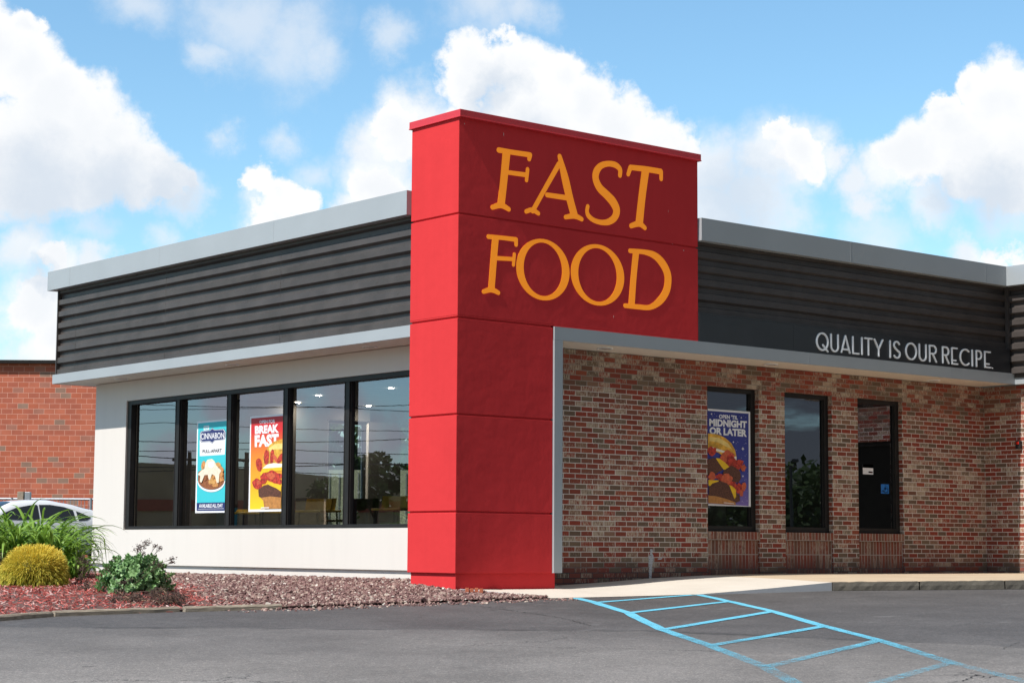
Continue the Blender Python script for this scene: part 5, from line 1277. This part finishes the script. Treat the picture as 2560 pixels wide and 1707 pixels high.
# ------------------------------------------------------------------ plants
def bedspot(s, d):
    x, y, _ = vp(s, d); return x, y, bed(x, y)
def su(u, D): return (u - 1280) / 4838.8 * D
def lilies():
    R = random.Random(21)
    lm = leaf_mat('daylily_leaf', (.065, .16, .015), (.32, .50, .08), .30, .36)
    clumps = [(-35, 25.2, .66), (5, 25.8, .76), (28, 25.0, .74), (60, 25.9, .84), (85, 25.1, .76), (115, 25.7, .80), (138, 24.9, .62), (160, 25.6, .72), (164, 24.8, .40), (178, 25.3, .30), (192, 24.6, .24)]
    labs = ['clump of long green strap leaves cut by the left edge', 'clump of long green strap leaves near the left edge behind the brown seed heads', 'clump of long green strap leaves left of the golden bush top', 'tall clump of green strap leaves above the middle of the golden bush',
            'clump of green strap leaves right over the golden bush', 'tallest clump of green strap leaves against the dark car windows', 'clump of green strap leaves behind the right shoulder of the golden bush', 'clump of green strap leaves below the car door', 'clump of green strap leaves before the car door handle',
            'arching green strap leaves nearest the white wall corner', 'low green strap leaves at the foot of the white wall corner']
    for (u, D, hh), lab in zip(clumps, labs):
        x0, y0, z0 = bedspot(su(u, D), D); g = MB(); tone = []
        for i in range(105 if u < 150 else 60):
            a = R.uniform(0, 2 * pi); L = hh * R.uniform(1.0, 1.85); lean = radians(R.uniform(3, 30)); cur = R.uniform(1.8, 3.3) / (L * 1.3); w0 = R.uniform(.014, .026)
            if R.random() < .12: cur *= 1.7; lean *= .5
            p = Vector((x0 + R.gauss(0, .09), y0 + R.gauss(0, .09), z0)); d0 = Vector((cos(a), sin(a), 0)); sd = Vector((-sin(a), cos(a), 0)); ph = lean; n = 11; vs = []; fs = []; tw = R.uniform(-.5, .5)
            t_ = R.random(); tn = []
            kink = R.uniform(.45, .8) if R.random() < .3 else 9
            for k in range(n + 1):
                f = k / n; w = w0 * (1 - f ** 3) * (.6 + .8 * min(f * 3, 1) * .6) + .0006
                dirv = d0 * sin(ph) + Vector((0, 0, cos(ph))); up = dirv.cross(sd); s2 = (sd * cos(tw * f) + up * sin(tw * f))
                vs += [p - s2 * w, p + up * (w * .35), p + s2 * w]; tn += [min(1, max(0, t_ * .6 + .35 * f + (.12 if k % 2 else 0) * 0))] * 3
                p = p + dirv * (L / n); ph += cur * L / n * (.4 + 1.6 * f) + (1.1 if f < kink <= f + 1 / n else 0); ph = min(ph, 3.0)
            for k in range(n):
                b = 3 * k; fs += [(b, b + 3, b + 4, b + 1), (b + 1, b + 4, b + 5, b + 2)]
            g.smooth = True; g.add(vs, fs); tone += tn
        g.att = ('tone', tone); tag(g.build('daylily_clump', lm, origin=(x0, y0, z0), autouv=False), lab, 'plant', 'strap leaved plants')
lilies()
def golden():
    R = random.Random(22); D = 23.05; x0, y0, z0 = bedspot(su(99, D), D)
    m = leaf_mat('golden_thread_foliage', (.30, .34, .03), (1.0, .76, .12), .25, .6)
    root = thing('golden_conifer', (x0, y0, z0), 'round golden yellow threadleaf bush on the red mulch', 'bush')
    core = MB(); vs = []; n = 20
    def surf(th, ph, k=1.0):
        rx = .375 * k * (1 + .10 * pnoise(Vector((cos(th) * 1.3, sin(th) * 1.3, ph * 1.5))) + .10 * pnoise(Vector((cos(th) * 5, sin(th) * 5, ph * 5)))); h = .445 * k
        e = .78; c, s_ = cos(ph), sin(ph); return Vector((x0 + rx * abs(c) ** e * cos(th), y0 + rx * abs(c) ** e * sin(th), z0 + h * s_ ** e))
    for j in range(9):
        for i in range(n): vs.append(surf(2 * pi * i / n, pi / 2 * j / 8.01, .86))
    core.add(vs, [(j * n + i, j * n + (i + 1) % n, (j + 1) * n + (i + 1) % n, (j + 1) * n + i) for j in range(8) for i in range(n)])
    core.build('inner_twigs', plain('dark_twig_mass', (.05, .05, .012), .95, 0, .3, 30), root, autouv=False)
    g = MB(); tone = []
    for i in range(15000):
        th = R.uniform(0, 2 * pi); ph = math.asin(R.random() ** .9) if R.random() < .8 else R.uniform(0, .5); k = R.uniform(.86, 1.04); p = surf(th, ph, k)
        out = Vector((cos(th) * cos(ph), sin(th) * cos(ph), sin(ph)))
        dr = (out * .8 + Vector((0, 0, .55 - 1.35 * (1 - sin(ph)))) + Vector((R.gauss(0, .3), R.gauss(0, .3), R.gauss(0, .2)))).normalized()
        L = R.uniform(.03, .085); w = R.uniform(.002, .0036); sd = dr.cross(Vector((R.gauss(0, 1), R.gauss(0, 1), R.gauss(0, 1)))).normalized(); p2 = p + dr * L * .6; p3 = p + dr * L - Vector((0, 0, L * .2))
        g.add([p - sd * w, p + sd * w, p2 + sd * w, p2 - sd * w, p3], [(0, 1, 2, 3), (3, 2, 4)])
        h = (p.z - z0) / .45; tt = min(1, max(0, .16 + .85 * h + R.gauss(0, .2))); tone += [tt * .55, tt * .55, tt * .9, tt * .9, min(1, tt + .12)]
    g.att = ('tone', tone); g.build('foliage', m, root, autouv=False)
    # the low greener fringe on its left
    x1, y1, z1 = bedspot(su(-2, 23.3), 23.3); g = MB(); tone = []
    for i in range(2600):
        th = R.uniform(0, 2 * pi); ph = math.asin(R.random()); out = Vector((cos(th) * cos(ph), sin(th) * cos(ph), sin(ph))); k = R.uniform(.6, 1); p = Vector((x1 + .26 * k * out.x, y1 + .26 * k * out.y, z1 + .17 * k * out.z))
        dr = (out + Vector((R.gauss(0, .4), R.gauss(0, .4), -.3))).normalized(); L = R.uniform(.03, .06); w = .0025; sd = dr.cross(Vector((R.gauss(0, 1), R.gauss(0, 1), 1))).normalized(); p2 = p + dr * L
        g.add([p - sd * w, p + sd * w, p2], [(0, 1, 2)]); t_ = R.uniform(0, .5); tone += [t_ * .5, t_ * .5, t_]
    g.att = ('tone', tone); tag(g.build('golden_conifer', m, origin=(x1, y1, z1), autouv=False), 'small low yellow-green tuft left of the golden bush at the photo edge', 'bush')
golden()
deadm = leaf_mat('dry_brown_seedhead', (.035, .02, .018), (.13, .08, .065), .05, .9)
strawm = plain('dry_stem', (.30, .20, .13), .9, 0, .25, 20)
def seedhead(g, tone, c, r, n, R, flat=.6):
    for i in range(n):
        v = Vector((R.gauss(0, .5), R.gauss(0, .5), R.gauss(0, .5) * flat)) * r; p = c + v
        for k in range(2):
            a = Vector((R.gauss(0, 1), R.gauss(0, 1), R.gauss(0, 1))).normalized(); b = a.orthogonal().normalized(); s = R.uniform(.004, .011)
            g.add([p - a * s, p + b * s * .7, p + a * s, p - b * s * .7], [(0, 1, 2, 3)]); t_ = R.random(); tone += [t_] * 4
def dead_plant(name, label, root, heads, group, seed, lie=None):
    R = random.Random(seed); r = thing(name, root, label, 'dead plant', group); g = MB(); tone = []; st = MB(); rt = Vector(root)
    for (x, y, z, rad, n) in heads:
        c = Vector((x, y, z)); seedhead(g, tone, c, rad, n, R)
        b = rt + Vector((R.gauss(0, .05), R.gauss(0, .05), 0)); mid = (b + c) / 2 + Vector((R.gauss(0, .02), R.gauss(0, .02), .01)); st.tube([b, mid, c], [.0035, .003, .002], 5)
        for k in range(5):
            e = c + Vector((R.gauss(0, .5), R.gauss(0, .5), R.gauss(0, .3))) * rad; st.tube([mid.lerp(c, .6), e], .0014, 4, cap=False)
    g.att = ('tone', tone); g.build('seed_heads', deadm, r, autouv=False); st.build('stems', strawm if lie else deadm2, r, autouv=False)
deadm2 = plain('dry_dark_stem', (.12, .08, .06), .9, 0, .25, 20)
def W3(u, v, D):
    x, y, _ = vp(su(u, D), D); return (x, y, CZ + (1361 + .006 * u - v) / 4838.8 * D)
def sedum():
    R = random.Random(23); D = 21.75; x0, y0, z0 = bedspot(su(350, D), D)
    m = leaf_mat('sedum_leaf', (.07, .18, .05), (.38, .58, .26), .18, .40)
    root = thing('sedum_plant', (x0, y0, z0), 'round leafy fleshy green plant at the timber edge', 'plant')
    g = MB(); tone = []
    def leaf(p, d, up, L, w, t_):
        sd = d.cross(up).normalized(); nn = sd.cross(d).normalized(); n = 6; vs = []; fs = []
        for k in range(n + 1):
            f = k / n; ww = w * sin(pi * min(1, f ** .75 * .97 + .03)) ** .8 + .001; c = p + d * (L * f) + nn * (L * (-.25 * f * f + .12 * f))
            vs += [c - sd * ww + nn * ww * .35, c, c + sd * ww + nn * ww * .35]
        for k in range(n): b = 3 * k; fs += [(b, b + 1, b + 4, b + 3), (b + 1, b + 2, b + 5, b + 4)]
        g.smooth = True; g.add(vs, fs); return [min(1, max(0, t_ + (.1 if i % 3 != 1 else -.1))) for i in range(len(vs))]
    for i in range(170):
        th = R.uniform(0, 2 * pi); el = math.asin(R.uniform(.0, 1) ** .9); k_ = R.uniform(.80, 1.04); q = cos(el); rx = .41 * q ** .8 * k_; hgt = .40 * sin(el) ** .85 * k_ + .02
        tip = Vector((x0 + rx * cos(th), y0 + rx * sin(th), z0 + hgt)); ax = (Vector((cos(th) * q, sin(th) * q, 1.15 - .75 * q))).normalized()
        a = ax.orthogonal().normalized(); b = ax.cross(a)
        for lv in range(4):
            for k in range(4 if lv else 3):
                an = k * pi / 2 + lv * .8 + R.gauss(0, .25); sp = .35 + .28 * lv; d = (ax * (1.05 - .27 * lv) + (a * cos(an) + b * sin(an)) * sp).normalized()
                L = R.uniform(.045, .068) * (.7 + .17 * lv); p = tip - ax * (.026 * lv) + d * .004; tone += leaf(p, d, ax + Vector((.01, .02, .03)), L, L * .38, R.uniform(.1, .9) * (1 - .06 * lv))
    g.att = ('tone', tone); g.build('leaves', m, root, autouv=False)
    st = MB()
    for i in range(60):
        th = R.uniform(0, 2 * pi); q = R.random() ** .5 * .36; st.tube([(x0 + q * .4 * cos(th), y0 + q * .4 * sin(th), z0 - .01), (x0 + q * cos(th), y0 + q * sin(th), z0 + .25 * (1 - q))], .005, 5)
    st.build('stems', plain('sedum_stem', (.07, .13, .05), .7), root, autouv=False)
    H = [(376, 1355, .055, 70), (362, 1366, .06, 70), (352, 1372, .05, 60), (365, 1384, .045, 50), (397, 1364, .035, 40), (408, 1370, .035, 40), (357, 1395, .04, 40), (441, 1395, .035, 50), (438, 1404, .035, 40), (300, 1394, .02, 14), (290, 1400, .015, 10)]
    dead_plant('dried_seedheads', 'dark dried flower heads standing up out of the leafy green plant', (x0, y0, z0 + .2), [W3(u, v, D - .1 - .1 * (i % 3)) + (r_, n) for i, (u, v, r_, n) in enumerate(H)], 'dried seed heads in the bed', 5)
    H = [(320, 1455, .04, 40), (330, 1448, .04, 40), (410, 1410, .03, 30), (395, 1405, .03, 25), (425, 1478, .05, 50), (277, 1420, .04, 40)]
    dead_plant('dried_seedheads', 'small dried flower heads tangled in the front of the leafy green plant', (x0 - .2, y0 - .25, z0 + .02), [W3(u, v, D - .42) + (r_, n) for u, v, r_, n in H], 'dried seed heads in the bed', 6)
sedum()
def litter():
    R = random.Random(9)
    def lowpile(label, us, D, n, seed, r=.07, zoff=.03):
        H = []
        for k in range(n):
            u = R.uniform(*us); DD = D + R.uniform(-.25, .25); x, y, z = vp(su(u, DD), DD); e = max(bed(x, y), lot(x, y) + (.05 if y < edge_at(x) + .1 else 0)); H.append((x, y, e + R.uniform(.01, zoff + .03), R.uniform(.6, 1) * r, 60))
        x, y, z = vp(su(sum(us) / 2, D), D); dead_plant('dried_seedheads', label, (x, y, bed(x, y)), H, 'dried seed heads in the bed', seed, lie=True)
    lowpile('brown heap of dried flower heads spilling over the timber below the leafy plant', (392, 478), 20.75, 30, 30, .10, .09)
    lowpile('brown dried flower heads on the timber left below the leafy plant', (296, 375), 20.85, 16, 31, .07, .04)
    lowpile('brown dried stalks on the mulch between the golden bush and the leafy plant', (205, 300), 22.2, 20, 32, .06, .04)
    x, y, z = bedspot(su(215, 23.3), 23.3)
    H = [W3(u, v, 23.3) + (r_, n) for u, v, r_, n in [(216, 1394, .05, 60), (208, 1402, .06, 70), (226, 1404, .055, 60), (222, 1418, .05, 60), (212, 1422, .05, 50), (236, 1412, .03, 30), (228, 1432, .05, 50), (216, 1440, .05, 40), (240, 1436, .04, 30), (205, 1447, .04, 30), (232, 1450, .05, 40)]]
    dead_plant('dried_seedheads', 'upright dried brown plant between the golden bush and the white wall', (x, y, z), H, 'dried seed heads in the bed', 33)
    x, y, z = bedspot(su(2, 24.2), 24.2)
    H = [W3(u, v, 24.2) + (r_, n) for u, v, r_, n in [(0, 1388, .07, 110), (12, 1394, .07, 110), (-12, 1396, .08, 110), (18, 1406, .07, 110), (4, 1408, .08, 110), (-14, 1414, .08, 110), (10, 1420, .08, 110), (0, 1430, .08, 110), (16, 1432, .06, 90), (-12, 1436, .08, 90)]]
    dead_plant('dried_seedheads', 'dense dark dried flower heads cut by the left edge beside the golden bush', (x, y, z), H, 'dried seed heads in the bed', 34)
    for i, (a, b, lab) in enumerate((((306, 1495, 20.9), (396, 1531, 20.2), 'long straw coloured stem lying out over the timber onto the asphalt'), ((338, 1521, 20.6), (322, 1534, 20.2), 'short straw stem poking over the timber left of the long one'), ((262, 1482, 21.6), (330, 1508, 20.9), 'dry stem lying on the red mulch left of the leafy plant'), ((366, 1498, 20.7), (425, 1505, 20.6), 'dry reddish stem across the brown heap below the leafy plant'))):
        P = []
        for u, v, D in (a, b): P.append(Vector(W3(u, v, D)))
        for p in P: p.z = max(p.z, max(lot(p.x, p.y), -9) + .01)
        g = MB(); mid = (P[0] + P[1]) / 2 + Vector((.01, .01, .012)); g.tube([P[0], mid, P[1]], [.006, .005, .003], 6)
        tag(g.build('dry_stalk', strawm, origin=P[0], autouv=False), lab, 'dry stem', 'dry stems on the bed')
    # one small weed in the stones
    x, y, z = bedspot(su(835, 22.67), 22.67); g = MB(); tone = []
    for i in range(16):
        a = R.uniform(0, 6.28); d = Vector((cos(a) * .5, sin(a) * .5, 1)).normalized(); s = d.orthogonal().normalized(); L = R.uniform(.03, .07); p = Vector((x, y, z))
        g.add([p - s * .003, p + s * .003, p + d * L], [(0, 1, 2)]); tone += [.5, .5, 1]
    g.att = ('tone', tone); tag(g.build('weed', leaf_mat('weed_leaf', (.06, .14, .02), (.25, .35, .08)), origin=(x, y, z), autouv=False), 'tiny green weed growing in the purple-brown stones', 'weed')
litter()

def cracks():
    R = random.Random(8); g = MB(); k = 0
    def P(u, v):
        d = 1.3313 / ((v - 1361 - .006 * u) / 4838.8 + .0325); return vp(su(u, d), d)
    for pts, w in ((((1126, 1506), (1210, 1514), (1300, 1526), (1400, 1540), (1440, 1550), (1482, 1561)), .016), (((1440, 1550), (1500, 1556), (1560, 1559)), .008), (((2330, 1707), (2400, 1694), (2436, 1680), (2455, 1689), (2500, 1679), (2560, 1675)), .014), (((100, 1567), (300, 1566), (520, 1562), (700, 1561), (900, 1565)), .008), (((2500, 1618), (2515, 1610), (2540, 1600)), .008)):
        q = [P(*p) for p in pts]; L = []
        for a, b in zip(q, q[1:]):
            n = max(3, int(math.hypot(b[0] - a[0], b[1] - a[1]) / .05))
            for i in range(n): L.append((a[0] + (b[0] - a[0]) * i / n + R.gauss(0, .010), a[1] + (b[1] - a[1]) * i / n + R.gauss(0, .010)))
        b0 = len(g.v)
        for i, p in enumerate(L):
            a = L[max(0, i - 1)]; b = L[min(len(L) - 1, i + 1)]; dx, dy = b[0] - a[0], b[1] - a[1]; l = math.hypot(dx, dy) or 1; ww = w * R.uniform(.15, 1) / 2
            for s_ in (1, -1): x, y = p[0] - dy / l * ww * s_, p[1] + dx / l * ww * s_; g.v.append((x, y, lot(x, y) + .0045))
        for i in range(len(L) - 1): a = b0 + 2 * i; g.f.append([a + 1, a + 3, a + 2, a]); g.m.append(0); g.sm.append(False)
    tag(g.build('asphalt_cracks', plain('crack_shadow', (.02, .018, .017), 1.0), autouv=False), kind='structure')
cracks()
